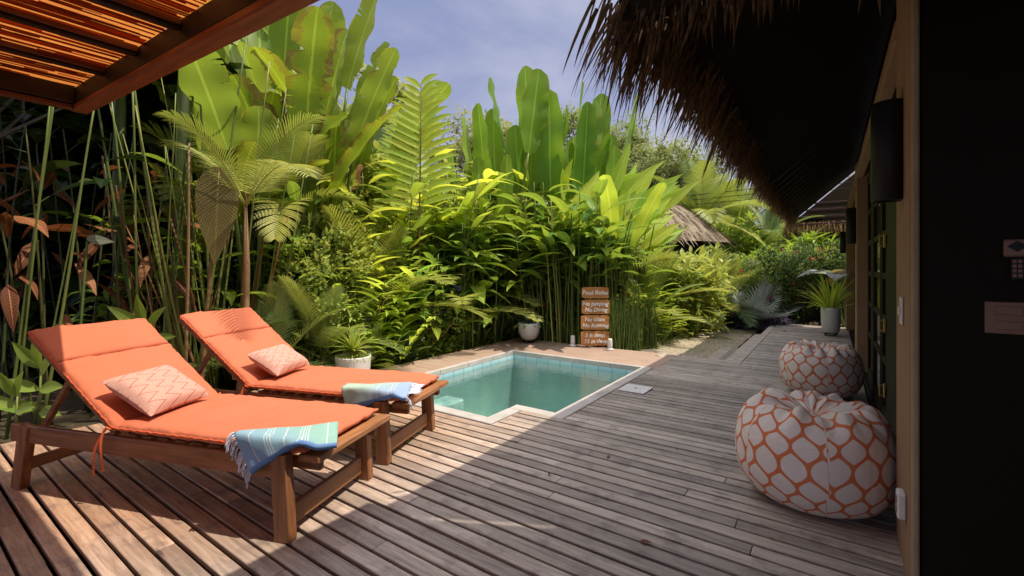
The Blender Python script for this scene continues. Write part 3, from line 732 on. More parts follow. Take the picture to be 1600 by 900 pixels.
# grey thatched hut in the garden
c = at(985, 418, 15.0)
hu = tag(empty('thatched_hut', (c.x, c.y, 0), YAW), 'pale weathered thatch hut roof beyond the garden plants', 'hut')
m = MB(); n = 40; rows = [(3.1, 2.05), (2.7, 2.45), (2.2, 2.85), (1.7, 3.2), (1.15, 3.5), (.5, 3.72), (.02, 3.8)]
vs = []
for j, (r, z) in enumerate(rows):
    for k in range(n):
        a = 2*math.pi*k/n; rr = r*(1+.03*noise.noise(V(k*.7, j*2, 4))); vs.append(V(rr*math.cos(a), rr*math.sin(a)*.8, z+.04*noise.noise(V(k, j, 1))))
m.add(vs, [(j*n+k, j*n+(k+1) % n, (j+1)*n+(k+1) % n, (j+1)*n+k) for j in range(len(rows)-1) for k in range(n)])
for i in range(2600):
    a = rnd(0, 2*math.pi); q = rnd(0, 5.9); j = int(q); t = q-j; r = lerp(rows[j][0], rows[j+1][0], t); z = lerp(rows[j][1], rows[j+1][1], t)
    o = V(math.cos(a), math.sin(a)*.8, 0); m.leaf(o*r+V(0, 0, z+.02), (o*1.0+V(rnd(-.2, .2), rnd(-.2, .2), -.62)), (0, 0, 1), rnd(.25, .55), .035, 'strap', 3, .5, .3, 0, random.random())
m.build('roof', M['hut'], hu)
m = MB(); m.lathe([(2.2, -.3), (2.2, 2.3)], n=30); m.build('wall', M['black'], hu)

# ------------------------------------------------------------------ sun loungers
ANG = R(20)
# local frame: u from the foot to the head, v from the near to the far side
def LU(u, v, z): return V(u, v, z)
def puffy(m, L, W, T, nu=26, nv=14, p=8, edge=.012, nz=.004, mat=None, uvs=None, seed=0, wr=.0):
    """soft cushion block, centre at origin, x in [-L/2,L/2]"""
    vs = []; tt = []; uv = []
    for sgn in (1, -1):
        for j in range(nv+1):
            for i in range(nu+1):
                su = -math.cos(math.pi*i/nu); su = math.copysign(abs(su)**.75, su); sv = -math.cos(math.pi*j/nv); sv = math.copysign(abs(sv)**.75, sv)
                h = ((1-abs(su)**p)*(1-abs(sv)**p)); h = max(0, h)**(.38)
                x, y = su*L/2, sv*W/2
                z = sgn*T/2*h
                q = noise.noise(V(x*9+seed, y*9, sgn*3)); z += nz*q*(h > 0)
                ew = edge*noise.noise(V(x*28+seed, y*28, 7))*(1 if (abs(su) > .93 or abs(sv) > .93) else 0); z += ew*.5
                if wr: z += wr*sgn*h*noise.noise(V(x*5+seed, y*5, 2))
                vs.append(V(x, y, z)); tt.append((.5, .5, .5)); uv.append((su*.5+.5, sv*.5+.5))
    N = (nu+1)*(nv+1); fs = []
    for j in range(nv):
        for i in range(nu):
            a = j*(nu+1)+i; fs.append((a, a+1, a+nu+2, a+nu+1)); fs.append((N+a, N+a+nu+1, N+a+nu+2, N+a+1))
    # weld the rims by giving the lower sheet the upper rim positions
    for j in range(nv+1):
        for i in range(nu+1):
            if i in (0, nu) or j in (0, nv):
                a = j*(nu+1)+i; vs[N+a] = vs[a].copy()
    if mat: vs = [mat@v for v in vs]
    m.add(vs, fs, tt)
    if m.uv is None: m.uv = []
    m.uv += uv
def lounger():
    r = empty('sun_lounger')
    W = .66; ZT = .385
    def P(name, mat, bars, par=None, c=.006):
        m = MB()
        for a, b in bars: m.cbox(a, b, c)
        return m.build(name, mat, par or r, smooth=False)
    for v0 in (-.03, W-.03):       # front legs, leaning slightly
        m = MB(); m.bar((.055, v0+.0275, ZT+.028), (.03, v0+.0275, 0), .055, .088, up=V(1, 0, 0)); m.build('leg', M['teak_z'], r, smooth=False)
    for v0 in (0, W-.05):
        m = MB(); m.bar((1.86, v0+.025, ZT-.01), (1.93, v0+.025, 0), .05, .08, up=V(1, 0, 0)); m.build('leg', M['teak_z'], r, smooth=False)
    for v0 in (.012, W-.045):
        P('side_rail', M['teak'], [((.102, v0, .275), (1.99, v0+.032, .378))])
    P('stretcher', M['teak_y'], [((.022, .046, .05), (.048, W-.046, .155))])
    P('stretcher', M['teak_y'], [((1.89, .051, .10), (1.915, W-.051, .17))])
    P('foot_board', M['teak_y'], [((-.125, .035, .362), (-.002, W+.035, .397))])
    for v0 in (.075, W-.11): P('foot_board_support', M['teak'], [((-.10, v0, .31), (.10, v0+.035, .360))])
    for i in range(9): 
        u = .13+i*.115; P('slat', M['teak_y'], [((u, .046, .355), (u+.075, W-.047, .384))])
    # backrest frame
    hx, hz, an = 1.17, .40, R(36.5)
    Rm = Matrix.Translation((hx, 0, hz))@Matrix.Rotation(-an, 4, 'Y')
    m = MB()
    for v0 in (.03, W-.07): m.cbox((0, v0, -.035), (.86, v0+.04, .0), .005, Rm)
    m.build('backrest_frame', M['teak'], r, smooth=False)
    for i in range(7):
        m = MB(); m.cbox((.03+i*.12, .072, -.028), (.11+i*.12, W-.072, -.006), .004, Rm); m.build('backrest_slat', M['teak_y'], r, smooth=False)
    for v0 in (.075, W-.105):
        m = MB(); a = Rm@V(.5, v0+.015, -.04); m.bar(a, (hx+.68, v0+.015, .33), .03, .035); m.build('prop', M['teak'], r, smooth=False)
    # cushion in panels with seams
    m = MB(); T = .062
    puffy(m, 1.245, W-.01, T, 60, 22, 10, .022, .004, Matrix.Translation((1.17-.6225+.005, W/2, .40+T/2)), seed=1, wr=.005)
    puffy(m, .565, W-.01, T, 30, 22, 12, .022, .004, Rm@Matrix.Translation((.565/2-.01, 0, T/2))@Matrix.Translation((0, W/2, 0)), seed=5, wr=.005)
    puffy(m, .29, W-.01, T, 18, 22, 12, .022, .004, Rm@Matrix.Translation((.553+.145, W/2, T/2)), seed=9, wr=.005)
    cu = m.build('cushion', M['cushion'], r)
    m = MB()                                   # gathered welt along the rim
    for v0 in (.006, W-.006):
        pts = [V(-.06+i*.0123, v0+.0015*math.sin(i*2.1), .402+.055/2+.002*math.sin(i*1.3)) for i in range(100)]; m.tube(pts, [.0055+.0008*math.sin(i*2.3) for i in range(100)], 6)
        pts = [Rm@V(.0+i*.0122, v0+.0015*math.sin(i*2.1), .03+.002*math.sin(i*1.3)) for i in range(69)]; m.tube(pts, [.0055+.0008*math.sin(i*2.3) for i in range(69)], 6)
    m.build('piping', M['cord'], cu)
    for v0, sg in ((-.006, -1), (W+.006, 1)):                             # tie ribbons at the hinge
        m = MB()
        for k, (dx, dz) in enumerate(((.10, -.26), (.02, -.23))):
            pts = [V(1.17+dx*t+.012*math.sin(t*5+k), v0+sg*(.012+.02*math.sin(t*3)), .43+dz*t) for t in [i/10 for i in range(11)]]
            vs = []
            for p in pts: vs += [p+V(-.006, 0, 0), p+V(.006, sg*.004, 0)]
            m.add(vs, [(2*i, 2*i+1, 2*i+3, 2*i+2) for i in range(10)])
        m.tube([V(1.155, v0, .425), V(1.17, v0+sg*.014, .44), V(1.185, v0, .425)], .006, 6)
        m.build('tie', M['cord'], cu)
    return r
def place_local(o, O, ang):
    # local x = u (away from the foot), local y = v
    u = V(-math.cos(ang), -math.sin(ang), 0); v = V(-math.sin(ang), math.cos(ang), 0)
    o.matrix_world = Matrix(((u.x, v.x, 0, O[0]), (u.y, v.y, 0, O[1]), (0, 0, 1, 0), (0, 0, 0, 1)))
# u x v points down, so the furniture is modelled mirrored; build it with v flipped and a plain rotation
def flip_children(root):
    for o in [c for c in bpy.data.objects if c.type == 'MESH' and (c.parent == root or (c.parent and c.parent.parent == root))]:
        me = o.data
        if me.get('flipped'): continue
        co = np.empty(len(me.vertices)*3, dtype=np.float32); me.vertices.foreach_get('co', co); co[1::3] *= -1; me.vertices.foreach_set('co', co)
        me.flip_normals(); me['flipped'] = 1
def put(root, O, ang):
    flip_children(root); root.location = (O[0], O[1], O[2] if len(O) > 2 else 0); root.rotation_euler = (0, 0, ang+math.pi)
def copy_tree(o, parent=None):
    c = o.copy(); COL.objects.link(c); c.parent = parent
    for ch in kids(o): copy_tree(ch, c)
    return c
O1, O2 = (-2.10, 1.17), (-2.40, 2.00)
l1 = lounger(); put(l1, O1, ANG)
tag(l1, 'near teak sun lounger with orange cushion and fringed towel hanging over its edge', 'sun lounger', 'orange cushioned sun loungers')
l2 = copy_tree(l1); l2.location = (O2[0], O2[1], 0); l2.rotation_euler[2] = math.pi+R(19)
tag(l2, 'far teak sun lounger next to the pool with pale folded towel lying flat', 'sun lounger', 'orange cushioned sun loungers')
# pillows
def pillow(O, ang, uvz, yaw, tilt, mat, lab, sx=.30, sy=.42):
    r = empty('pillow'); m = MB()
    Mx = Matrix.Translation(uvz)@Matrix.Rotation(yaw, 4, 'Z')@Matrix.Rotation(-tilt, 4, 'Y')
    n = 22; vs = []; uv = []; fs = []
    for sgn in (1, -1):
        for j in range(n+1):
            for i in range(n+1):
                a, b = i/n*2-1, j/n*2-1
                pin = 1-.09*(1-abs(b)**2)*abs(a)**3; pin2 = 1-.07*(1-abs(a)**2)*abs(b)**3
                h = max(0, (1-a**4)*(1-b**4))**.55
                z = sgn*.062*h*(1+.12*noise.noise(V(a*2, b*2, sgn)))+.004*noise.noise(V(a*9, b*9, 3))
                vs.append(Mx@V(a*sx/2*pin, b*sy/2*pin2, z)); uv.append((a*.5+.5, b*.5+.5))
        N = (n+1)**2
    for j in range(n):
        for i in range(n):
            a = j*(n+1)+i; fs.append((a, a+1, a+n+2, a+n+1)); fs.append((N+a, N+a+n+1, N+a+n+2, N+a+1))
    for j in range(n+1):
        for i in range(n+1):
            if i in (0, n) or j in (0, n): vs[N+j*(n+1)+i] = vs[j*(n+1)+i].copy()
    m.add(vs, fs); m.uv = uv; m.build('cover', mat, r)
    put(r, O, ang); tag(r, lab, 'pillow'); return r
pillow(O1, ANG, (1.15, .25, .58), R(-8), R(30), M['pillow'], 'salmon pillow with woven zigzag pattern on the near lounger', .36, .42)
pillow(O2, R(19), (1.13, .27, .575), R(-8), R(30), M['pillow2'], 'plain pinkish lattice pillow on the far lounger', .30, .42)
# towels
def towel(O, ang, start, end, width, mat, lab, top=.468, fr_hang=False, tk=.03):
    r = empty('towel'); s0, s1 = V(*start, 0), V(*end, 0); ax = (s1-s0); L = ax.length; ax.normalize(); wd = V(-ax.y, ax.x, 0)
    if wd.y > 0: wd = -wd
    ns, nt_ = 34, 16
    def surf(a, b, off):
        """a along, b across (-1..1)"""
        p = s0+ax*(a*L)+wd*(b*width/2*(1-.06*math.sin(a*3)))
        rr = .02; ed = .0
        z = top+off*(1-.3*abs(b)**6)+.006*noise.noise(V(a*4, b*3, 2))+.004*math.sin(b*3+a*4)
        if p.x < -.06: z -= min(.035, (-.06-p.x)*.6)
        ex = ed-p.y
        if ex > 0: # hangs over the near side
            q = min(ex, .035); y = ed-q*.6-off*.7-.004*math.sin(a*9); z = z-(ex*ex/.07 if ex < .035 else ex-.0175)-off*.0
            p = V(p.x+.06*ex, y-.015*noise.noise(V(a*5, ex*8, 1)), z); return p
        return V(p.x, p.y, z)
    m = MB(); vs = []; uv = []; fs = []
    for lay in (1, 0):
        for i in range(ns+1):
            for j in range(nt_+1):
                a, b = i/ns, j/nt_*2-1
                vs.append(surf(a, b, tk if lay else .002)); uv.append((a, b*.5+.5))
    N = (ns+1)*(nt_+1); w = nt_+1
    for i in range(ns):
        for j in range(nt_):
            a = i*w+j; fs.append((a, a+w, a+w+1, a+1)); fs.append((N+a, N+a+1, N+a+w+1, N+a+w))
    for i in range(ns):
        fs.append((i*w, N+i*w, N+(i+1)*w, (i+1)*w)); a = i*w+nt_; fs.append((a, a+w, N+a+w, N+a))
    for j in range(nt_):
        fs.append((j, j+1, N+j+1, N+j)); a = ns*w+j; fs.append((a, N+a, N+a+1, a+1))
    m.add(vs, fs); m.uv = uv; m.build('cloth', mat, r)
    m = MB()
    for k in range(46):
        b = k/45*2-1; off = rnd(.002, tk); p = surf(1.0, b, off); q0 = surf(.97, b, off); d = (p-q0).normalized(); LL = rnd(.06, .095)
        pts = []; dd = d.copy()
        for i in range(7):
            pts.append(p+V(rnd(-.003, .003), rnd(-.003, .003), 0)); p = p+dd*LL/6
            if fr_hang or p.y < .0: dd = (dd+V(0, -.02, -.7)).normalized()
            else:
                dd = (dd+V(rnd(-.2, .2), rnd(-.2, .2), -.18)).normalized()
                if p.z < top+.004: p.z = top+.004; dd.z = 0
            
        m.tube(pts, [.0035]*4+[.003, .004, .0025], 5)
    m.build('tassels', M['fringe_cloth'], r)
    put(r, O, ang); tag(r, lab, 'towel'); return r
towel(O1, ANG, (-.13, .17), (.25, -.09), .235, M['towel'], 'teal towel with white stripes and tassels draped over the near lounger corner', fr_hang=True)
towel(O2, R(19), (.33, -.04), (-.10, .10), .25, M['towel2'], 'pale green and blue folded towel on the far lounger foot end')

# ------------------------------------------------------------------ bean bags
def bean_bag(name, loc, rz, sx, sy, h, lab, seed):
    r = tag(empty(name, loc, rz), lab, 'bean bag', 'orange lattice bean bags beside the villa')
    nu, nv = 192, 96; vs = []; uv = []; fs = []
    for j in range(nv+1):
        ph = j/nv                                   # 0 bottom .. 1 top centre
        for i in range(nu+1):
            th = 2*math.pi*i/nu; s = ph
            a = -math.pi/2+math.pi*ph
            ca = math.cos(a); r0 = abs(ca)**.62; z = math.copysign(abs(math.sin(a))**.85, a)
            z = .46*h*z
            if a < 0: z = max(z, -.44*h)*1.0; r0 = max(0, abs(ca))**.5
            else: r0 = abs(ca)**.72
            # flatten and gather the crown
            g = max(0, (ph-.62)/.38)
            pl = math.sin(th*11+seed+2*math.sin(th*2))*.5+math.sin(th*17+seed*3)*.3+math.sin(th*6+1.5*seed)*.35
            z += .028*pl*(math.sin(math.pi*min(1, g)))**1.0*(g > 0)
            z -= .115*h*1.6*max(0, (ph-.80)/.20)**1.3
            rr = r0*(1+.018*pl*math.sin(math.pi*g)*(g > 0))
            rr *= 1+.02*noise.noise(V(math.cos(th)*2, math.sin(th)*2, ph*4+seed))
            seam = abs(((th/(2*math.pi)*6+.15) % 1)-.5); sm = max(0, seam-.485)/.015; rr *= 1-.012*sm
            rr += .0035*math.sin(ph*150)*max(0, (seam-.42)/.08)*(.25 < ph < .8)
            x = rr*sx*math.cos(th); y = rr*sy*math.sin(th)
            vs.append(V(x, y, z+.45*h))
            n = 18; U = th/(2*math.pi)*n; sk = U+ .0
            Vv = ph*10.5
            # panels are cut with the print running at different slants
            pn = int((th/(2*math.pi)*6+.15+.5)) % 6; slant = (0.0, .35, -.3, .15, -.2, .3)[pn]
            uv.append((U+slant*Vv*.35+pn*.37, Vv+pn*.8))
    w = nu+1
    m = MB(); 
    for j in range(nv):
        for i in range(nu): a = j*w+i; fs.append((a, a+1, a+w+1, a+w))
    m.add(vs, fs); m.uv = uv; m.build('cover', M['bag'], r)
    m = MB(); m.lathe([(.001, h*.725), (.018, h*.735), (.02, h*.745), (.001, h*.75)], n=12); m.build('gathered_knot', M['bag'], r); 
    return r
bean_bag('bean_bag', (-.085, 3.08, 0), R(200), .392, .385, .64, 'large orange and cream bean bag nearest the camera against the pier', 1.0)
bean_bag('bean_bag', (-.09, 5.66, 0), R(80), .37, .365, .60, 'smaller looking bean bag behind, beside the villa doors', 2.3)

# ------------------------------------------------------------------ sign
sg = tag(empty('pool_sign', (-3.15, 6.86, 0), YAW+R(2)), 'stack of four wooden boards with white pool rules lettering', 'sign')
def text_mesh(txt, size, name, par, loc, shear=.18, bold=.016):
    c = bpy.data.curves.new('txt', 'FONT'); c.body = txt; c.size = size; c.align_x = 'CENTER'; c.align_y = 'CENTER'; c.offset = bold*size*2; c.shear = shear; c.extrude = .002; c.space_character = 1.02; c.resolution_u = 3
    o = bpy.data.objects.new('txt', c); COL.objects.link(o); bpy.context.view_layer.update()
    dg = bpy.context.evaluated_depsgraph_get(); me = bpy.data.meshes.new_from_object(o.evaluated_get(dg)); bpy.data.objects.remove(o)
    for i, v in enumerate(me.vertices): v.co.y += .05*size*math.sin(v.co.x/size*2.1)
    me.materials.clear(); me.materials.append(M['white_text'])
    t = bpy.data.objects.new(name, me); COL.objects.link(t); t.parent = par; t.rotation_euler = (math.pi/2, 0, 0); t.location = loc
bd = [(.80, .98, .44, ['Pool Rules'], .096, 0.0), (.545, .775, .46, ['No Jumping', 'No Diving'], .086, .006), (.29, .52, .46, ['No Glass', 'No Running'], .086, -.004), (.03, .265, .47, ['5 ft deep', '15 m deep'], .088, .0)]
for i, (z0, z1, w, lines, ts, dx) in enumerate(bd):
    m = MB(); n = 24; vs = []
    top = [V(lerp(-w/2, w/2, k/n)+dx, 0, z1+.010*noise.noise(V(k*.7, i*3, 1))-.014*(abs(k/n*2-1)**8)) for k in range(n+1)]
    bot = [V(lerp(-w/2, w/2, k/n)+dx, 0, z0+.010*noise.noise(V(k*.7, i*3, 5))+.014*(abs(k/n*2-1)**8)) for k in range(n+1)]
    for y in (-.016, .004): vs += [p+V(0, y, 0) for p in top]+[p+V(0, y, 0) for p in bot]
    q = n+1; fs = []
    for k in range(n):
        fs += [(k, q+k, q+k+1, k+1), (2*q+k, 2*q+k+1, 3*q+k+1, 3*q+k), (k, k+1, 2*q+k+1, 2*q+k), (q+k, 3*q+k, 3*q+k+1, q+k+1)]
    fs += [(0, 2*q, 3*q, q), (n, q+n, 3*q+n, 2*q+n)]
    m.add(vs, fs, (rnd(.5, 1), .5, 0)); b = m.build('board', M['sign_wood'], sg, smooth=False)
    for j, t in enumerate(lines):
        zc = (z0+z1)/2+(0 if len(lines) == 1 else (.047 if j == 0 else -.050))
        text_mesh(t, ts, 'lettering', b, (dx+.006*(j*2-1), -.0185, zc))
m = MB()
for x in (-.13, .14): m.cbox((x-.02, .006, -.05), (x+.02, .03, .95), .003)
m.build('post', M['teak_z'], sg, smooth=False)
for px, py, lab in ((895, 541, 'small white garden lamp left of the pool sign'), (953, 547, 'small white garden lamp right of the pool sign')):
    c = at(px, py, F*1.3/(py-HY)); L = tag(empty('garden_lamp', (c.x, c.y, 0)), lab, 'lamp', 'small white lamps flanking the pool sign')
    m = MB(); m.lathe([(.001, 0), (.06, 0), (.062, .02), (.035, .03), (.034, .05)], n=20); m.build('base', M['white_plastic'], L)
    m = MB(); m.lathe([(.038, .05), (.04, .06), (.036, .16), (.03, .18), (.001, .182)], n=20); m.build('lamp_shade', M['white_pot'], L)

sk = tag(empty('skimmer_lid', (-1.70, 4.72, .004)), 'square pale skimmer lid flush in the deck beside the pool', 'lid')
m = MB(); m.cbox((-.14, -.15, .0), (.14, .15, .012), .006); m.build('plate', M['grey_plastic'], sk, smooth=False)
m = MB(); m.lathe([(.001, .0135), (.014, .0135), (.014, .012)], n=12); m.build('finger_hole', M['black_metal'], sk)

# ------------------------------------------------------------------ pots
def pot(loc, prof, lab, caddy=True):
    r = tag(empty('potted_plant', loc), lab, 'potted plant')
    m = MB(); m.lathe(prof, n=40); m.build('pot', M['white_pot'], r)
    rt = prof[-1][0]; zt = prof[-1][1]
    m = MB(); m.lathe([(.001, zt+.01), (rt, zt)], n=24); m.build('soil', M['soil'], r)
    if caddy:
        m = MB(); rb = prof[0][0] or .1; rb = prof[1][0]
        m.lathe([(.001, -.012), (rb*1.12, -.012), (rb*1.12, -.002), (.001, -.002)], n=20); m.build('caddy', M['black_metal'], r)
        for k in range(4):
            a = k*math.pi/2+.6; m = MB(); m.tube([V(rb*.95*math.cos(a)-.01, rb*.95*math.sin(a), -.032), V(rb*.95*math.cos(a)+.01, rb*.95*math.sin(a), -.032)], .018, 10); m.build('castor', M['black_metal'], r)
    return r, zt
# bowl pot with agave behind the pool
r, zt = pot((-4.28, 6.62, .055), [(.001, 0), (.085, 0), (.13, .03), (.17, .11), (.185, .2), (.19, .29), (.18, .292), (.17, .25)], 'round white bowl pot with spiky agave at the pool corner')
m = MB()
for k in range(26):
    a = k*2.4; e = .25+.045*k; d = V(math.cos(a)*math.cos(e), math.sin(a)*math.cos(e), math.sin(e)); m.leaf(V(0, 0, zt-.02), d, (0, 0, 1), rnd(.26, .36), .045, 'strap', 6, .2, .5)
m.build('leaves', M['leaf_agave'], r)
m = MB()
for k in range(14):
    a = rnd(0, 6.3); p = V(.17*math.cos(a), .17*math.sin(a), zt); m.leaf(p, V(math.cos(a), math.sin(a), .3), (0, 0, 1), rnd(.1, .2), .03, 'lance', 5, 2.5)
m.build('trailing_leaves', M['leaf_shrub'], r)
# pot with rosette behind the far lounger
c = at(552, 418, 5.45)
r, zt = pot((c.x, c.y, -.13), [(.001, 0), (.16, 0), (.185, .05), (.205, .36), (.205, .375), (.19, .375), (.185, .33)], 'white pot with yellow green rosette behind the far lounger', False)
m = MB()
for k in range(34):
    a = k*2.4; e = .2+.034*k; d = V(math.cos(a)*math.cos(e), math.sin(a)*math.cos(e), math.sin(e)); m.leaf(V(0, 0, zt+.10), d, (0, 0, 1), rnd(.26, .38), .05, 'strap', 7, .7, .35, 0)
m.tube([V(0, 0, zt-.02), V(0, 0, zt+.12)], .02, 8)
m.build('leaves', M['leaf_rosette'], r)
m = MB()
for k in range(900):
    a = rnd(0, 6.3); q = math.sqrt(random.random())*.21; p = V(q*math.cos(a), q*math.sin(a), zt+rnd(0, .07)-.5*max(0, q-.17)); m.leaf(p, V(rnd(-1, 1), rnd(-1, 1), rnd(-.2, 1)), (0, 0, 1), rnd(.012, .03), .013, 'ovate', 2, .4)
m.build('trailing_leaves', M['leaf_rosette'], r)
# tall pot at the end of the walkway
r, zt = pot((.0, 10.62, .055), [(.001, 0), (.11, 0), (.14, .03), (.155, .2), (.16, .46), (.155, .48), (.14, .48), (.135, .42)], 'tall white pot with arching green leaves at the walkway end')
m = MB()
for k in range(60):
    a = rnd(0, 6.3); e = rnd(.5, 1.45); d = V(math.cos(a)*math.cos(e), math.sin(a)*math.cos(e), math.sin(e)); m.leaf(V(.03*math.cos(a), .03*math.sin(a), zt-.02), d, (0, 0, 1), rnd(.45, .85), .05, 'lance', 9, rnd(.5, 1.6), .3)
m.build('leaves', M['leaf_ginger'], r)
PLANTS = True
#PLANTS_BEGIN
# ------------------------------------------------------------------ plants
def proto(fn, *a, **k):
    """builds a plant's parts once: list of (part name, mesh)"""
    return fn(*a, **k)
def plant(name, label, cat, parts, loc, rz=0, s=1.0, group=None, tilt=0):
    r = empty(name, loc, rz); r.scale = (s, s, s); r.rotation_euler = (tilt, 0, rz)
    tag(r, label, cat, group)
    for nm, me in parts: sobj(nm, me, r)
    return r
def mk(name, mb, mat): return (name, mb.build(name, M[mat], link=False))
def curve(base, d, L, n=10, bend=.2, jit=.0):
    p = Vector(base); d = Vector(d).normalized(); o = []; 
    for i in range(n+1):
        o.append(p.copy()); p = p+d*L/n; d = (d+V(rnd(-jit, jit), rnd(-jit, jit), -bend/n*(i/n)*2)).normalized()
    return o, d
def P_banana(n=7, h=1.6, L=1.7, W=.42, spread=.5, mat='leaf_banana', torn=.12, stem=.045, bend=.55, upright=False):
    s = MB(); c = MB()
    for i in range(n):
        a = i*2.4+rnd(-.3, .3); k = (i+.5)/n; e = 1.45-spread*k*rnd(.5, 1.1)
        d = V(math.cos(a)*math.cos(e), math.sin(a)*math.cos(e), math.sin(e))
        e2 = 1.57-(1.57-e)*(.28 if not upright else .8); d2 = V(math.cos(a)*math.cos(e2), math.sin(a)*math.cos(e2), math.sin(e2))
        pts, dd = curve((rnd(-.12, .12), rnd(-.12, .12), 0), d2, h*(rnd(.62, 1.0) if not upright else rnd(.75, 1.1)), 10, .1 if not upright else .05)
        if not upright: dd = (d*.8+dd*.2).normalized()
        s.tube(pts, [lerp(stem, stem*.35, j/10) for j in range(11)], 8, (random.random(), .5, .5))
        c.leaf(pts[-1], dd+V(0, 0, .3 if upright else .1), V(math.cos(a), math.sin(a), .3) if upright else (0, 0, 1), L*rnd(.75, 1.1), W*rnd(.8, 1.15), 'banana', 22, bend*rnd(.3, 1.2), rnd(.1, .45), .12, torn=torn, twist=rnd(-.5, .5))
    return [mk('stems', s, 'stem_green'), mk('leaves', c, mat)]
def P_heliconia(n=9, h=2.2, L=.62, W=.15, lean=.18, mat='leaf_heli', per=6, smat='stem_green', spreadr=.35, low=.35):
    s = MB(); c = MB()
    for i in range(n):
        a = rnd(0, 6.28); r0 = rnd(0, spreadr); d = V(math.cos(a)*lean*rnd(.2, 1.5), math.sin(a)*lean*rnd(.2, 1.5), 1)
        hh = h*rnd(.7, 1.08); pts, dd = curve((r0*math.cos(a), r0*math.sin(a), 0), d, hh, 12, .15, .02)
        s.tube(pts, [lerp(.014, .006, j/12) for j in range(13)], 5, (random.random(), .5, .5))
        b0 = rnd(0, 6.28)
        for j in range(per):
            t = low+(1-low)*(j+.6)/per; q = pts[min(12, int(t*12))]; b = b0+j*math.pi+rnd(-.4, .4); e = rnd(.25, .95)
            ld = V(math.cos(b)*math.cos(e), math.sin(b)*math.cos(e), math.sin(e)); ps, d2 = curve(q, ld, .14, 3, .2)
            s.tube(ps, .005, 4, (.7, .5, .5), caps=False)
            c.leaf(ps[-1], d2, (0, 0, 1), L*rnd(.6, 1.15), W*rnd(.75, 1.2), 'lance', 10, rnd(.5, 1.5), rnd(.1, .35), .1, twist=rnd(-.4, .4))
    return [mk('stems', s, smat), mk('leaves', c, mat)]
def P_ginger(n=8, h=1.5, L=.42, W=.085, lean=.5, mat='leaf_ginger', per=14, bend=.5, start=.25, plane=False):
    s = MB(); c = MB()
    for i in range(n):
        a = i*2.4+rnd(-.4, .4); k = lean*rnd(.3, 1.2); d = V(math.cos(a)*k, math.sin(a)*k, 1)
        pts, dd = curve((rnd(-.15, .15), rnd(-.15, .15), 0), d, h*rnd(.7, 1.1), 14, bend)
        s.tube(pts, [lerp(.013, .004, j/14) for j in range(15)], 5, (random.random(), .5, .5))
        az = V(-math.sin(a), math.cos(a), 0)
        if plane: az = V(1, 0, 0)
        for j in range(per):
            t = start+(1-start)*(j+.5)/per; x = t*14; q = pts[int(x)].lerp(pts[min(14, int(x)+1)], x-int(x)); tg = (pts[min(14, int(x)+1)]-pts[int(x)]).normalized()
            sg = 1 if j % 2 else -1; le = L*(.65+.5*math.sin(math.pi*min(1, t*.9)))*rnd(.85, 1.1)
            c.leaf(q, az*sg+tg*rnd(.35, .7), (0, 0, 1) if not plane else V(0, -1, .3), le, W*rnd(.85, 1.15), 'lance', 8, rnd(.4, 1.0), .3, .05)
    return [mk('stems', s, 'stem_green'), mk('leaves', c, mat)]
def P_palm(n=10, h=.3, L=1.5, e0=.5, e1=1.45, nl=34, ll=.36, lw=.024, mat='leaf_palm', bend=1.0, trunk=0, droop=.5):
    s = MB(); c = MB(); top = V(0, 0, h)
    if trunk or h > .5:
        pts = [V(.04*math.sin(i), .03*math.cos(i*1.3), h*i/8) for i in range(9)]; s.tube(pts, [trunk*(1.15-.25*i/8) for i in range(9)] if trunk else .03, 8, (.6, .5, .5))
    else: s.tube([V(0, 0, -.1), V(0, 0, h)], .03, 6)
    for i in range(n):
        a = i*2.4+rnd(-.3, .3); e = lerp(e1, e0, i/max(1, n-1))+rnd(-.1, .1)
        c.frond(top+V(0, 0, rnd(-.05, .03)), V(math.cos(a)*math.cos(e), math.sin(a)*math.cos(e), math.sin(e)), L*rnd(.8, 1.1), nl, lw, ll, bend*rnd(.7, 1.3), 10, .009, .3, droop)
    return [mk('trunk', s, 'stem_brown'), mk('fronds', c, mat)]
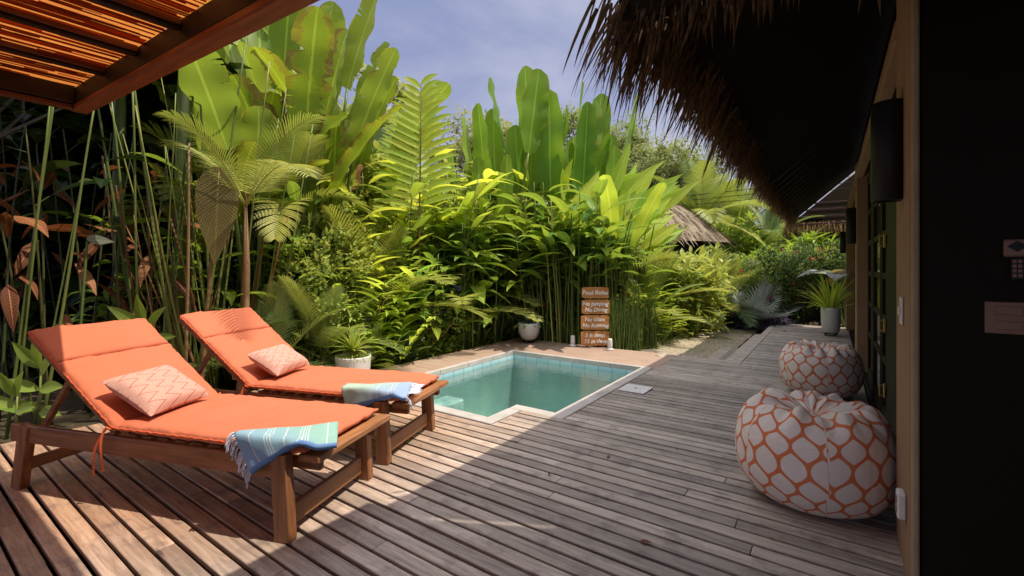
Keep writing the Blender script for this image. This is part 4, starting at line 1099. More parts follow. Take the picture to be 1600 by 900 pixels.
def P_shrub(n=1800, rx=.6, ry=.6, rz=.6, zc=.6, L=.07, W=.035, mat='leaf_shrub', stems=7, clump=3.0, flowers=0, fmat='flower', seed=0, thr=-.12):
    s = MB(); c = MB(); fl = MB(); k = 0; tries = 0
    for i in range(stems):
        a = rnd(0, 6.28); e = rnd(.6, 1.4); pts, dd = curve((0, 0, -.05), V(math.cos(a)*math.cos(e), math.sin(a)*math.cos(e), math.sin(e)), zc*rnd(1, 1.6), 8, .1, .12)
        s.tube(pts, [lerp(.014, .004, j/8) for j in range(9)], 5, (random.random(), .5, .5))
    while k < n and tries < n*12:
        tries += 1
        p = V(rnd(-1, 1), rnd(-1, 1), rnd(-1, 1)); r = p.length
        if r > 1 or r < .35: continue
        q = V(p.x*rx, p.y*ry, p.z*rz+zc)
        nn = noise.noise(q*clump+V(seed, 0, 0)); 
        if nn < thr+.25*(r-.5): continue
        o = V(p.x, p.y, p.z*.6+.25); d = (o+V(rnd(-.9, .9), rnd(-.9, .9), rnd(-.7, .7))).normalized()
        c.leaf(q, d, (0, 0, 1), L*rnd(.6, 1.4), W*rnd(.7, 1.3), 'ovate', 3, .5, .25, 0, min(1, max(0, .5+nn*.9+rnd(-.3, .3)))); k += 1
    out = [mk('branches', s, 'stem_brown'), mk('leaves', c, mat)]
    for i in range(flowers):
        a = rnd(0, 6.28); z = rnd(-.3, .95); rr = math.sqrt(1-z*z)*1.02; p = V(rr*math.cos(a)*rx, rr*math.sin(a)*ry, z*rz+zc)
        fl = MB()
        for j in range(16):
            b = rnd(0, 6.28); fl.leaf(p+V(rnd(-.05, .05), rnd(-.05, .05), rnd(-.03, .03)), V(math.cos(b), math.sin(b), rnd(0, 1)), (0, 0, 1), .06, .038, 'ovate', 2, .3, .2)
        out.append(mk('flower', fl, fmat))
    return out
def P_fan(n=9, h=.5, rad=.62, seg=34, mat='leaf_silver'):
    s = MB(); c = MB()
    for i in range(n):
        a = i*2.4; e = rnd(.35, 1.35); d = V(math.cos(a)*math.cos(e), math.sin(a)*math.cos(e), math.sin(e)); pts, dd = curve((0, 0, .1), d, h*rnd(.7, 1.2), 6, .2); s.tube(pts, .012, 5, (.8, .5, .5))
        side = dd.cross(V(0, 0, 1)).normalized(); up = side.cross(dd).normalized(); p = pts[-1]
        for k in range(seg):
            t = k/(seg-1)*2-1; b = t*2.45; ld = dd*math.cos(b)+side*math.sin(b)+up*.25; c.leaf(p, ld, up, rad*(1-.18*abs(t))*rnd(.92, 1.05), .052, 'strap', 5, .25, .35, 0, rnd(.2, .9))
    return [mk('stems', s, 'stem_green'), mk('fans', c, mat)]
def P_reeds(n=130, h=.9, rx=.3, ry=.18, smat='stem_green', lean=.12):
    s = MB()
    for i in range(n):
        x, y = rnd(-rx, rx), rnd(-ry, ry); hh = h*rnd(.6, 1.1); l = V(rnd(-lean, lean), rnd(-lean, lean), 1)
        pts, _ = curve((x, y, 0), l, hh, 4, .1, .02); s.tube(pts, [.0055, .0055, .005, .004, .002], 4, (random.random()*.8, .5, .5), caps=False)
    return [mk('stems', s, smat)]
def P_grass(n=220, L=.6, mat='leaf_palm_dark', W=.012, r=.15):
    c = MB()
    for i in range(n):
        a = rnd(0, 6.28); e = rnd(.6, 1.5); q = rnd(0, r); c.leaf((q*math.cos(a), q*math.sin(a), 0), V(math.cos(a)*math.cos(e), math.sin(a)*math.cos(e), math.sin(e)), (0, 0, 1), L*rnd(.6, 1.2), W, 'strap', 6, rnd(.5, 1.8), .2)
    return [mk('blades', c, mat)]
def P_tree(h=9, r=3.2, n=9000, mat='leaf_tree', L=.16, W=.10, trunk=.16, blobs=26, zs=.5, seed=0):
    s = MB(); c = MB(); cen = V(0, 0, h*.72)
    s.tube([V(0, 0, 0), V(.1, .05, h*.2), V(-.05, .1, h*.42), V(.05, 0, h*.6)], [trunk, trunk*.8, trunk*.7, trunk*.5], 8)
    bl = []
    for i in range(blobs):
        a = i*2.4+rnd(-.4, .4); q = math.sqrt((i+.5)/blobs); z = rnd(-.55, 1)*(1-q*.55)
        p = cen+V(q*r*math.cos(a), q*r*math.sin(a), z*r*zs); bl.append((p, r*rnd(.16, .30)))
        b = V(0, 0, h*rnd(.35, .6)); mid = b.lerp(p, .5)+V(rnd(-.3, .3), rnd(-.3, .3), -.2); s.tube([b, mid, p], [trunk*.35, trunk*.2, trunk*.06], 5)
    for i in range(n):
        p, rr = bl[i % blobs]; v = V(random.gauss(0, 1), random.gauss(0, 1), random.gauss(0, .6)); v = v.normalized()*rr*rnd(.25, 1.1); q = p+v
        if noise.noise(q*2.2+V(seed, 0, 0)) < -.12: continue
        c.leaf(q, V(rnd(-1, 1), rnd(-1, 1), rnd(-.5, .8)), (0, 0, 1), L*rnd(.6, 1.3), W*rnd(.7, 1.2), 'ovate', 2, .3, .2, 0, min(1, max(0, .35+.5*v.z/rr+rnd(-.25, .35))))
    return [mk('trunk', s, 'bark'), mk('crown', c, mat)]
def ga(px, d, dz=0, m=.0):
    p = at(px, 418, d)
    for _ in range(40):                     # keep roots off the deck, the terrace and the path
        if (p.x > -4.98+m and p.y < 7.12) or (-2.75 < p.x < .4 and 6.8 < p.y < 12.3): d += .1; p = at(px, 418, d)
        else: break
    return (p.x, p.y, GZ+dz)

# --- far trees
t1 = P_tree(10.5, 3.5, 17000, L=.19, W=.12, blobs=46, seed=1); t2 = P_tree(8.5, 3.2, 15000, L=.19, W=.12, blobs=42, seed=4)
for px, d, s, rz, lab, q in ((770, 25, 1.02, 0, 'feathery pale tree rising behind the upright banana leaves at left', t1), (905, 24, 1.03, 2, 'feathery pale tree behind the tallest upright banana leaves', t1),
      (1000, 26, .88, 4, 'feathery pale tree beside the tip of the thatch eave', t1), (1065, 23, .82, 1, 'low grey green tree above the garden hut roof', t2), (1130, 26, .80, 2, 'low grey green tree between hut roof and thatch fringe', t2), (1020, 21, .78, 5, 'rounded grey green tree left of the hut roof top', t1), (690, 24, .80, 3, 'pale tree glimpsed behind the tall fern leaved plant', t2)):
    plant('tree', lab, 'tree', q, ga(px, d), rz, s, 'feathery trees in the background')
t3 = P_tree(5.6, 1.6, 5000, 'leaf_shrub', .11, .06, .08, 16, .6, 7)
plant('tree', 'small leaved branch of tree peeking out above the yellowing banana leaves', 'tree', t3, ga(545, 9.6), 0, 1.14)
plant('tree', 'added dark leaved tree, crown out of sight, shading the corner behind the near lounger', 'tree', P_tree(6.0, 1.5, 9000, 'leaf_painted_shade', .24, .14, .07, 24, .4, 9), (-6.5, .5, GZ), 0, 1.0)  # made-up tree; its dense crown above the pergola blocks the sun
plant('tree', 'added dark leaved tree out of view at left, darkening the corner', 'tree', P_tree(6.0, 1.8, 9000, 'leaf_painted_shade', .24, .14, .07, 24, .4, 12), (-5.9, -.9, GZ), 0, 1.0)  # second made-up crown, outside the view, for the same shade
# coconut palms
cp = P_palm(16, 3.0, 2.5, -.3, 1.4, 44, .62, .045, 'leaf_palm', 1.3, .12, 1.2); cp2 = P_palm(15, 2.6, 2.2, -.2, 1.4, 40, .55, .045, 'leaf_palm_dark', 1.4, .11, 1.2)
for px, d, s, rz, lab, q in ((1095, 15.5, 1.05, 0, 'coconut palm with bright fronds behind the garden hut', cp), (1150, 19, 1.1, 1, 'coconut palm farther back beside the thatch fringe', cp), (1200, 15.5, .82, 3, 'short coconut palm below the thatch fringe', cp2),
      (1050, 20, 1.15, 2, 'coconut palm left of the hut roof', cp2), (1230, 21, 1.0, 5, 'most distant coconut palm above the hedge', cp2)):
    plant('coconut_palm', lab, 'palm tree', q, ga(px, d), rz, s, 'coconut palms beyond the garden')

# --- yellowing banana stand, upper left
b1 = P_banana(13, 3.3, 1.35, .50, .95, 'leaf_banana', .12, .045, .9); b2 = P_banana(12, 3.1, 1.3, .48, 1.0, 'leaf_torn', .28, .045, .9); b3 = P_banana(9, 3.9, 1.35, .42, .6, 'leaf_banana', .08, .045, .4)
bl = [(400, 6.0, .96, .3, b1, 'banana plant with broad lit leaves above the pergola corner'), (470, 6.4, 1.02, 1.7, b2, 'banana plant with torn brown edged leaves at the top of the photo'), (500, 7.2, 1.0, 2.9, b1, 'banana plant leaning over the fern leaved plant'),
      (430, 7.2, 1.12, 4.0, b3, 'tallest banana plant with upright blades at top left'), (350, 5.9, .86, 5.1, b2, 'banana plant with browned leaves beside the hanging palm fronds'), (485, 8.0, 1.12, .9, b3, 'upright banana plant at the back of the stand by the sky'), (330, 6.6, .95, 2.2, b1, 'banana plant half hidden by the pergola beam'), (560, 8.3, 1.02, 1.2, b1, 'banana plant rising against the sky left of the ladder leaved stem'), (590, 8.8, .92, 3.9, b2, 'banana plant with brown tips at the right end of the stand'), (530, 7.6, 1.0, 2.4, b2, 'banana plant with browned blades in the middle of the stand'), (405, 7.6, 1.0, 3.4, b2, 'banana plant with a withered leaf at the back of the stand')]
for px, d, s, rz, q, lab in [(a, b, c*(1.12 if a > 420 else 1.0), d, e, f) for a, b, c, d, e, f in bl]: plant('banana_plant', lab, 'banana plant', q, ga(px, d), rz, s, 'banana plants along the left of the garden')
# --- upright traveller style blades in the middle
u1 = P_banana(6, 2.6, 1.45, .38, .20, 'leaf_upright', .02, .04, .10, True); u2 = P_banana(5, 2.3, 1.3, .36, .26, 'leaf_upright', .02, .04, .15, True)
for i, (px, d, s, rz, q, lab) in enumerate([(790, 9.2, 1.2, 0, u1, 'upright banana blades left of centre against the sky'), (820, 9.6, 1.25, 2, u2, 'upright banana blades paired behind the heliconia canes'), (862, 9.4, 1.3, 4, u1, 'tallest upright banana blades in the centre'), (905, 9.6, 1.22, 1, u1, 'upright banana blades right of the tallest ones'), (925, 9.0, 1.1, 3, u2, 'upright banana blades lowest on the right'), (755, 9.0, .98, 5, u2, 'upright banana blades beside the fern leaved plant')]):
    plant('banana_plant', lab, 'banana plant', q, ga(px, d), rz, s*1.13, 'upright banana plants in the middle')
bl4 = P_banana(6, 2.0, 1.25, .30, .9, 'leaf_ginger', .03, .03, .9)
for px, d, s, rz, lab in ((960, 8.3, 1.05, 0, 'banana like clump with yellow green blades leaning to the right'), (930, 8.6, 1.0, 4.1, 'yellow green blades above the pool sign'), (700, 8.0, .95, 1.0, 'yellow green blades behind the fern leaved plant'), (840, 8.4, .92, 3.1, 'yellow green blades over the dark heliconia leaves')):
    plant('canna_clump', lab, 'plant', bl4, ga(px, d), rz, s, 'yellow green bladed clumps')
def leaning():
  sm = MB(); cm = MB(); rv = V(CS, SN, 0); bk = V(-SN, CS, 0)
  for i in range(13):
      e = rnd(.55, 1.25); d = rv*math.cos(e)+V(0, 0, math.sin(e))+bk*rnd(-.35, .35); pts, dd = curve(rv*rnd(-.3, .3)+bk*rnd(-.2, .2), V(0, 0, 1)+d*.35, rnd(1.8, 2.7), 10, .1)
      sm.tube(pts, [.02*(1-.05*j) for j in range(11)], 6, (random.random(), .5, .5)); cm.leaf(pts[-1], d, -bk+V(0, 0, .8), rnd(.9, 1.3), rnd(.22, .31), 'lance', 14, rnd(.1, .5), .25, .06, rnd(.3, 1), twist=rnd(-.5, .5))
  return [mk('stems', sm, 'stem_green'), mk('leaves', cm, 'leaf_ginger')]
ln1 = leaning(); ln2 = leaning()
for px, d, s, q, lab in ((935, 8.5, 1.0, ln1, 'big yellow green leaves sweeping right over the pool sign towards the hut'), (895, 8.9, 1.08, ln2, 'big leaves arching right below the tallest upright blades'), (965, 9.2, 1.0, ln2, 'big leaves arching right in front of the garden hut roof'), (850, 8.9, .95, ln1, 'big arching leaves in the centre of the planting')):
    plant('canna_clump', lab, 'plant', q, ga(px, d), 0, s, 'yellow green bladed clumps')
# --- heliconia canes behind the pool
h1 = P_heliconia(14, 2.7, .74, .20, .12, per=6, low=.45); h2 = P_heliconia(12, 2.1, .58, .17, .16, per=6, low=.3); h3 = P_heliconia(22, 2.6, .78, .21, .08, per=3, low=.72, spreadr=.5)
hl = [(845, 8.0, 1.05, 0, h1), (880, 7.9, 1.0, 1, h3), (915, 8.0, 1.05, 2, h3), (800, 8.1, 1.0, 3, h1), (760, 7.9, .98, 4, h2), (725, 7.6, 1.0, 5, h1), (690, 7.4, .92, .5, h2), (950, 8.2, .86, 1.5, h3), (860, 9.0, 1.15, 2.5, h2), (780, 8.8, 1.1, 3.5, h2), (655, 7.1, .85, 4.5, h2), (820, 7.6, .8, .2, h2)]
labs = ['behind the round white bowl pot', 'with dense bare canes right of the bowl pot', 'with tall canes left of the pool sign', 'left of the bowl pot', 'over the back of the pool', 'beside the left pool coping', 'with short canes by the left coping', 'with thin canes above the pool sign', 'at the back centre', 'at the back left of the pool', 'near the potted rosette', 'lowest beside the bowl pot']
for (px, d, s, rz, q), t in zip(hl, labs): plant('heliconia_clump', 'dark green heliconia clump '+t, 'heliconia', q, ga(px, d), rz, s, 'heliconia clumps around the pool')
# --- fern-leaved tall stem
m = MB(); c2 = MB(); pts = [V(.0, 0, 0), V(.01, 0, 1.1), V(0, 0, 2.2), V(.02, 0, 3.3), V(.03, 0, 4.4)]
m.tube(pts, [.02, .018, .015, .012, .006], 6, (.15, .5, .5))
for j in range(34):
    t = j/33; z = lerp(2.45, 4.38, t); sg = 1 if j % 2 else -1; x = .01+.02*t
    c2.leaf(V(x, 0, z), V(sg*1.0, -.12, .42+.5*t), V(0, -1, .25), lerp(.74, .30, t**2)*rnd(.92, 1.05), .10, 'lance', 9, rnd(.5, .85), .2, .04, rnd(.35, .95))
tall = [mk('stem', m, 'stem_brown'), mk('leaves', c2, 'leaf_ginger')]
plant('torch_ginger', 'tall single stem with paired ladder like leaves against the sky', 'plant', tall, ga(655, 6.9), YAW, .98)
plant('torch_ginger', 'second ladder leaved stem hidden behind the tall one', 'plant', tall, ga(630, 7.6), YAW+.7, .92)
# --- bright ginger clumps
g1 = P_ginger(9, 1.7, .54, .115, .45, per=12); g2 = P_ginger(8, 1.3, .46, .10, .6, per=11); g3 = P_ginger(10, 1.0, .30, .055, .7, per=14, bend=.8)
for px, d, s, rz, q, lab in ((590, 6.4, 1.0, 0, g1, 'bright ginger clump behind the potted rosette'), (610, 6.1, .8, 2, g2, 'lower bright ginger clump by the left pool coping'), (565, 6.8, 1.15, 3, g1, 'tall ginger clump between banana stand and shrub'),
      (1060, 8.4, .9, 0, g2, 'bright ginger clump right of the reed stems'), (1035, 7.9, .95, 2, g3, 'yellow green ginger clump by the path corner'), (1090, 8.8, 1.05, 3, g2, 'broad bright ginger clump beside the sandy path'), (1110, 9.6, .9, 4, g1, 'tall ginger clump in front of the hut roof'), (1075, 7.9, .8, 5, g3, 'low spilling ginger clump over the gravel'), (1125, 9.2, .8, 1, g3, 'small ginger clump near the silver fan palm'), (1020, 9.4, .85, 2, g1, 'ginger clump behind the reed stems'), (970, 9.0, .95, 1, g2, 'ginger clump between the pool sign and the hut')):
    plant('ginger_clump', lab, 'ginger plant', q, ga(px, d), rz, s, 'bright ginger clumps in the garden')
# --- areca palms
a1 = P_palm(11, .5, 1.5, .35, 1.4, 36, .34, .022, 'leaf_palm', 1.1); a2 = P_palm(10, .3, 1.2, .3, 1.4, 34, .32, .020, 'leaf_palm_dark', 1.2); a3 = P_palm(7, 2.1, 1.25, .1, 1.3, 40, .36, .022, 'leaf_palm', 1.8, .022)
for px, d, s, rz, q, lab in ((425, 5.3, .9, 0, a2, 'dark areca palm behind the two sun loungers'), (470, 6.0, 1.0, 2, a2, 'areca palm in the shade left of the shrub'), (505, 5.7, .8, 4, a1, 'areca palm spraying thin fronds by the small leaved shrub'), (335, 5.9, 1.12, 2.1, a3, 'slender areca palm under the pergola corner'), (455, 6.2, 1.12, 3.6, a3, 'taller slender areca palm with arching fronds in front of the banana stand'),
      (1010, 8.8, .9, 1, a1, 'areca palm just right of the reed stems'), (1060, 9.3, .85, 3, a1, 'areca palm catching sun before the hut'), (1105, 10.6, .9, 5, a1, 'areca palm behind the ginger near the path'), (1180, 12.4, 1.2, 2, a2, 'areca palm behind the silver fan palm'), (640, 6.4, .45, 3, a2, 'low areca palm spilling over the left pool coping'), (575, 5.7, .42, 1, a1, 'small areca frond tuft beside the potted rosette'), (700, 9.0, 1.6, 1, a1, 'areca palm high behind the heliconia'), (930, 9.8, 1.6, 4, a1, 'areca palm high behind the leaning blades')):
    plant('areca_palm', lab, 'palm', q, ga(px, d), rz, s, 'areca palms around the garden')
m = MB(); c = MB(); pts = [V(0, 0, 0), V(.02, 0, .8), V(0, .02, 1.5), V(.01, 0, 2.15)]
m.tube(pts, [.032, .026, .03, .016], 8, (.8, .5, .5))
for a, e, L_, b in ((-.17, .42, 1.75, 1.15), (.35, 1.1, 1.3, 1.5), (2.2, .9, 1.2, 1.3), (3.6, 1.0, 1.2, 1.5), (-1.5, 1.15, 1.1, 1.6)):
    c.frond(pts[-1], V(math.cos(a)*math.cos(e), math.sin(a)*math.cos(e), math.sin(e)), L_, 40, .016, .36, b, 12, .010, .15, .8)
plant('areca_palm', 'slender areca palm with tan trunk whose arching frond shades the far lounger', 'palm', [mk('trunk', m, 'stem_brown'), mk('fronds', c, 'leaf_palm')], (-4.98, 2.28, GZ), 0, 1.0, 'areca palms around the garden')
q1 = P_heliconia(12, 3.3, .85, .22, .16, 'leaf_ginger', per=7, low=.45, spreadr=.5); q2 = P_heliconia(11, 3.0, .70, .18, .2, 'leaf_banana', per=8, low=.35, spreadr=.5)
for px, d, s, rz, q, lab in ((690, 8.0, 1.0, 0, q1, 'tall bright leaved clump right of the ladder leaved stem'), (740, 8.6, 1.0, 1, q2, 'tall bright leaved clump left below the upright blades'), (800, 9.3, 1.02, 2, q1, 'tall bright leaved clump under the upright blades'), (850, 9.4, 1.0, 3, q2, 'tall bright leaved clump at the centre back'), (620, 7.4, .95, 5, q2, 'tall bright leaved clump left of the ladder leaved stem'), (575, 7.2, .85, .5, q1, 'bright leaved clump over the small leaved shrub'), (940, 9.8, .95, 1.5, q2, 'bright leaved clump behind the leaning leaves')):
    plant('heliconia_clump', lab, 'heliconia', q, ga(px, d), rz, s, 'tall bright heliconia clumps')
for px, d, s, rz, q, lab in ((1115, 11.5, 1.0, 0, a1, 'areca palm hiding the hut wall'), (1085, 11.8, .95, 2, a2, 'areca palm left in front of the hut wall'), (1140, 12.4, 1.05, 4, a1, 'areca palm right of the hut wall'), (1050, 11.6, .9, 1, a1, 'areca palm below the hut eave'), (1165, 14, 1.2, 3, a2, 'areca palm between hut and hedge'), (720, 8.1, 1.25, 1, a1, 'areca palm among the heliconia left of the pool back corner'), (590, 6.9, 1.3, 4, a1, 'areca palm above the bright ginger behind the rosette'), (1010, 9.6, 1.25, 2, a1, 'areca palm in front of the left side of the hut roof'), (1125, 10.4, 1.3, 5, a2, 'areca palm in front of the right side of the hut roof')):
    plant('areca_palm', lab, 'palm', q, ga(px, d), rz, s, 'areca palms around the garden')
# --- shrubs
s1 = P_shrub(4200, .75, .6, .95, 1.05, .085, .045, seed=1); s2 = P_shrub(3000, .6, .5, .7, .7, .075, .04, flowers=6, fmat='flower_violet', seed=3)
for px, d, s, rz, q, lab in ((500, 6.2, 1.1, 0, s1, 'light green small leaved shrub behind the far lounger'), (560, 6.9, 1.25, 1, s1, 'small leaved shrub rising under the banana stand'), (640, 7.2, 1.1, 2, s2, 'shrub dotted with violet flowers beside the pool'), (690, 7.6, 1.1, 3, s2, 'violet flowered shrub near the heliconia'), (530, 6.0, .75, 4, s2, 'low shrub left of the potted rosette'), (730, 8.8, 1.5, 5, s1, 'tall small leaved shrub behind the heliconia canes'), (620, 8.0, 1.55, .5, s1, 'tall small leaved shrub behind the fern leaved stem'), (470, 7.4, 1.6, 1.5, s1, 'tall small leaved shrub deep behind the loungers')):
    plant('shrub', lab, 'shrub', q, ga(px, d), rz, s, 'small leaved shrubs')
# --- hedge with coral flowers at the end of the walkway
hd = P_shrub(5200, .95, .6, 1.05, 1.05, .075, .042, 'leaf_hedge', flowers=9, seed=5, thr=-.2); hd2 = P_shrub(4600, .9, .6, .95, .95, .08, .045, 'leaf_heli', flowers=8, seed=8)
for i, (px, d, s, q, lab) in enumerate([(1215, 11.2, 1.0, hd, 'dark hedge plant left of the walkway end with coral flowers'), (1255, 11.6, 1.02, hd, 'dark hedge plant straight behind the walkway end'), (1295, 11.2, 1.02, hd, 'dark hedge plant behind the tall white pot'), (1335, 11.3, 1.0, hd, 'dark hedge plant against the end of the villa'), (1240, 13.2, 1.12, hd2, 'lighter flowering hedge plant farther back in the middle'), (1290, 13.4, 1.12, hd2, 'lighter flowering hedge plant below the pavilion roof'), (1195, 13.4, 1.1, hd2, 'lighter flowering hedge plant near the coconut palms'), (1160, 12.6, 1.0, hd2, 'lighter flowering hedge plant behind the ginger')]):
    plant('hibiscus_hedge', lab, 'hedge', q, ga(px, d), i*1.3, s, 'flowering hedge plants closing the walkway')
plant('fan_palm', 'silver blue fan palm with stiff round leaves beside the path', 'palm', P_fan(11), ga(1180, 10.1), .4, 1.12)
plant('fan_palm', 'small grey fan palm low behind the silver one', 'palm', P_fan(8, .4, .5, 28), ga(1165, 10.9), 1.4, .9)
ear = MB(); es = MB()
for a, e, L_, in ((2.6, .7, .75), (3.6, 1.0, .7), (1.2, .9, .6), (4.5, .6, .6)):
    d = V(math.cos(a)*math.cos(e), math.sin(a)*math.cos(e), math.sin(e)); pts, dd = curve((0, 0, 0), V(d.x*.35, d.y*.35, 1), 1.35, 8, .2); es.tube(pts, .012, 6); ear.leaf(pts[-1], V(d.x, d.y, .1), (0, 0, 1), L_, .46, 'ovate', 12, .9, .2, .05)
plant('elephant_ear', 'elephant ear plant with huge pale leaf behind the tall white pot', 'plant', [mk('stems', es, 'stem_green'), mk('leaves', ear, 'leaf_ear')], (.28, 12.35, GZ), 0, 1.05)
ear = MB(); es = MB(); pts, dd = curve((0, 0, 0), V(-.15, -.1, 1), 1.5, 8, .2); es.tube(pts, .012, 6); ear.leaf(pts[-1], V(-.3, -.5, -.3), (0, 0, 1), .55, .36, 'ovate', 10, .9, .2, .05)
plant('elephant_ear', 'single yellow elephant ear leaf at the villa corner', 'plant', [mk('stems', es, 'stem_green'), mk('leaves', ear, 'leaf_yellow')], (.45, 12.15, GZ), 0, 1)
# purple ground cover
pc = P_shrub(1100, .45, .4, .16, .14, .10, .06, 'leaf_purple', stems=2, seed=2, thr=-.4)
for px, d, s, lab in ((1150, 9.9, 1.1, 'purple leaved ground plant nearest the gravel'), (1185, 9.3, .9, 'purple leaved ground plant by the step boards'), (1200, 10.6, 1.1, 'purple leaved ground plant under the silver fan palm'), (1218, 11.2, .9, 'purple leaved ground plant at the walkway corner')):
    plant('purple_heart', lab, 'plant', pc, ga(px, d, .03), px, s, 'purple leaved plants by the walkway')
# reeds round the sign
r1 = P_reeds(150, 1.05, .30, .15); r2 = P_reeds(110, .75, .28, .14)
for px, d, s, q, lab in ((975, 7.5, .92, r1, 'clump of thin upright reeds just right of the pool sign'), (1003, 7.35, .9, r1, 'clump of thin reeds at the pool terrace corner'), (905, 7.75, .85, r2, 'clump of short reeds behind the left garden lamp'), (945, 7.9, 1.0, r1, 'clump of reeds directly behind the pool sign')):
    plant('reed_clump', lab, 'reeds', q, ga(px, d), px, s, 'reed clumps around the pool sign')
gr = P_grass(); gr2 = P_grass(150, .45, 'leaf_ginger', .014)
for px, d, s, q, lab in ((1025, 7.35, 1.0, gr, 'dark grass tuft at the terrace corner beside the rocks'), (1045, 7.7, .9, gr, 'dark grass tuft behind the rocks'), (865, 7.9, .8, gr, 'dark grass tuft between bowl pot and reeds'), (600, 5.55, .7, gr2, 'bright grass tuft spilling at the left coping'), (665, 6.6, .7, gr, 'dark grass tuft over the coping middle'), (735, 7.5, .8, gr, 'dark grass tuft near the pool back corner'), (490, 5.3, .9, gr, 'dark grass tuft behind the far lounger cushion'), (1060, 8.3, .8, gr2, 'bright grass tuft at the gravel edge')):
    plant('grass_tuft', lab, 'grass tuft', q, ga(px, d), px, s, 'grass tufts at the garden edge')
# --- stems in the dark corner on the left
c1 = P_heliconia(5, 3.0, .62, .17, .12, 'leaf_painted_shade', 2, 'stem_dark', .35, .75)
def P_canes(n=16, h=3.0, lean=.25, r=.02, smat='stem_green', spreadr=.3, ax=0.0):
    s = MB()
    for i in range(n):
        a = rnd(0, 6.28); d = V(math.cos(a)*lean*rnd(.1, 1)+ax, math.sin(a)*lean*rnd(.1, 1), 1); q = rnd(0, spreadr)
        pts, _ = curve((q*math.cos(a), q*math.sin(a), 0), d, h*rnd(.7, 1.05), 8, .1, .015); rr = r*rnd(.35, 1.1); s.tube(pts, [rr*(1-.5*j/8) for j in range(9)], 7, (random.random(), .5, .5))
    return mk('canes', s, smat)
k1 = [P_canes(8, 4.0), P_canes(6, 2.6, .3, .018, 'stem_brown')]; k2 = [P_canes(7, 4.0, .15, .017, ax=.12), P_canes(4, 2.4, .2, .02, 'stem_brown', ax=.2)]
dm = MB()
for i in range(13):
    a = rnd(0, 6.28); z = rnd(1.0, 2.6); q = rnd(.05, .35); dm.leaf((q*math.cos(a), q*math.sin(a), z), V(math.cos(a), math.sin(a), rnd(-1, .3)), (0, 0, 1), rnd(.25, .5), rnd(.06, .14), 'lance', 7, 1.0, .4, .3, curl=.4, twist=rnd(-2, 2))
dead = mk('dead_leaves', dm, 'leaf_dead')
for px, d, s, rz, q, lab in ((5, 4.0, 1.0, 0, [k2[0]]+[dead], 'bundle of leaning green canes at the left edge of the photo'), (100, 4.6, 1.0, 1.2, c1+[dead], 'cane clump with hanging dead leaves in the dark corner'), (190, 4.9, 1.0, 2.0, c1, 'thin shaded canes behind the near lounger'), (235, 5.0, 1.05, .5, k1+[dead], 'bundle of upright canes left of the thick green stem'), (300, 4.9, 1.0, 3.0, k1, 'bundle of bare canes between the two lounger backs'), (335, 5.1, .98, 4.4, k2, 'bundle of canes leaning right behind the far lounger back'), (372, 5.5, 1.05, .1, k2, 'bundle of canes slanting under the banana leaves'), (60, 5.6, 1.1, 3.3, c1+[dead], 'background canes at the far left in deep shade'), (150, 5.8, 1.1, 4.3, c1, 'background canes behind the near lounger in deep shade'), (260, 6.1, 1.1, 5.3, c1+[dead], 'background canes beneath the pergola corner'), (-60, 4.4, 1.0, 5.0, c1+[dead], 'cane clump cut by the left photo edge')):
    plant('cane_clump', lab, 'cane clump', q, ga(px, d), rz, s, 'cane clumps behind the loungers')
m = MB(); m.tube([V(0, 0, 0), V(.02, 0, 1), V(.0, 0, 2), V(.03, .02, 3.4)], [.07, .062, .055, .045], 10, (.5, .5, .5)); m2 = MB()
for i in range(5):
    a = i*1.3+.4; m2.leaf(V(.03, .02, 3.35), V(math.cos(a)*.6, math.sin(a)*.6, .8), (0, 0, 1), 1.4, .4, 'banana', 18, 1.0, .3, .1, torn=.2)
bs = [mk('trunk', m, 'stem_green'), mk('leaves', m2, 'leaf_banana')]
plant('banana_plant', 'banana plant with thick pale green stem just right of the pergola corner', 'banana plant', bs, ga(283, 5.3), 0, 1.25)
plant('banana_plant', 'banana plant with thick green stem in front of the dark corner', 'banana plant', bs, ga(186, 5.5), 2, 1.22)
v1 = P_heliconia(8, 1.9, .62, .17, .2, 'leaf_heli', per=5, low=.4, smat='stem_dark'); v2 = P_heliconia(7, 2.5, .7, .2, .15, 'leaf_heli', per=4, low=.6, smat='stem_dark')
for px, d, s, rz, q, lab in ((335, 5.6, 1.0, 0, v2, 'heliconia clump in dappled light between the lounger backs'), (285, 5.9, .9, 2, v2, 'heliconia clump behind the bare cane bundle'), (400, 5.8, .95, 3, v1, 'low heliconia clump behind the far lounger back'), (215, 5.6, .75, 4, v1, 'low heliconia clump in shade behind the near lounger'), (440, 6.2, 1.05, 5, v2, 'heliconia clump below the banana stand')):
    plant('heliconia_clump', lab, 'heliconia', q, ga(px, d), rz, s, 'heliconia clumps behind the loungers')
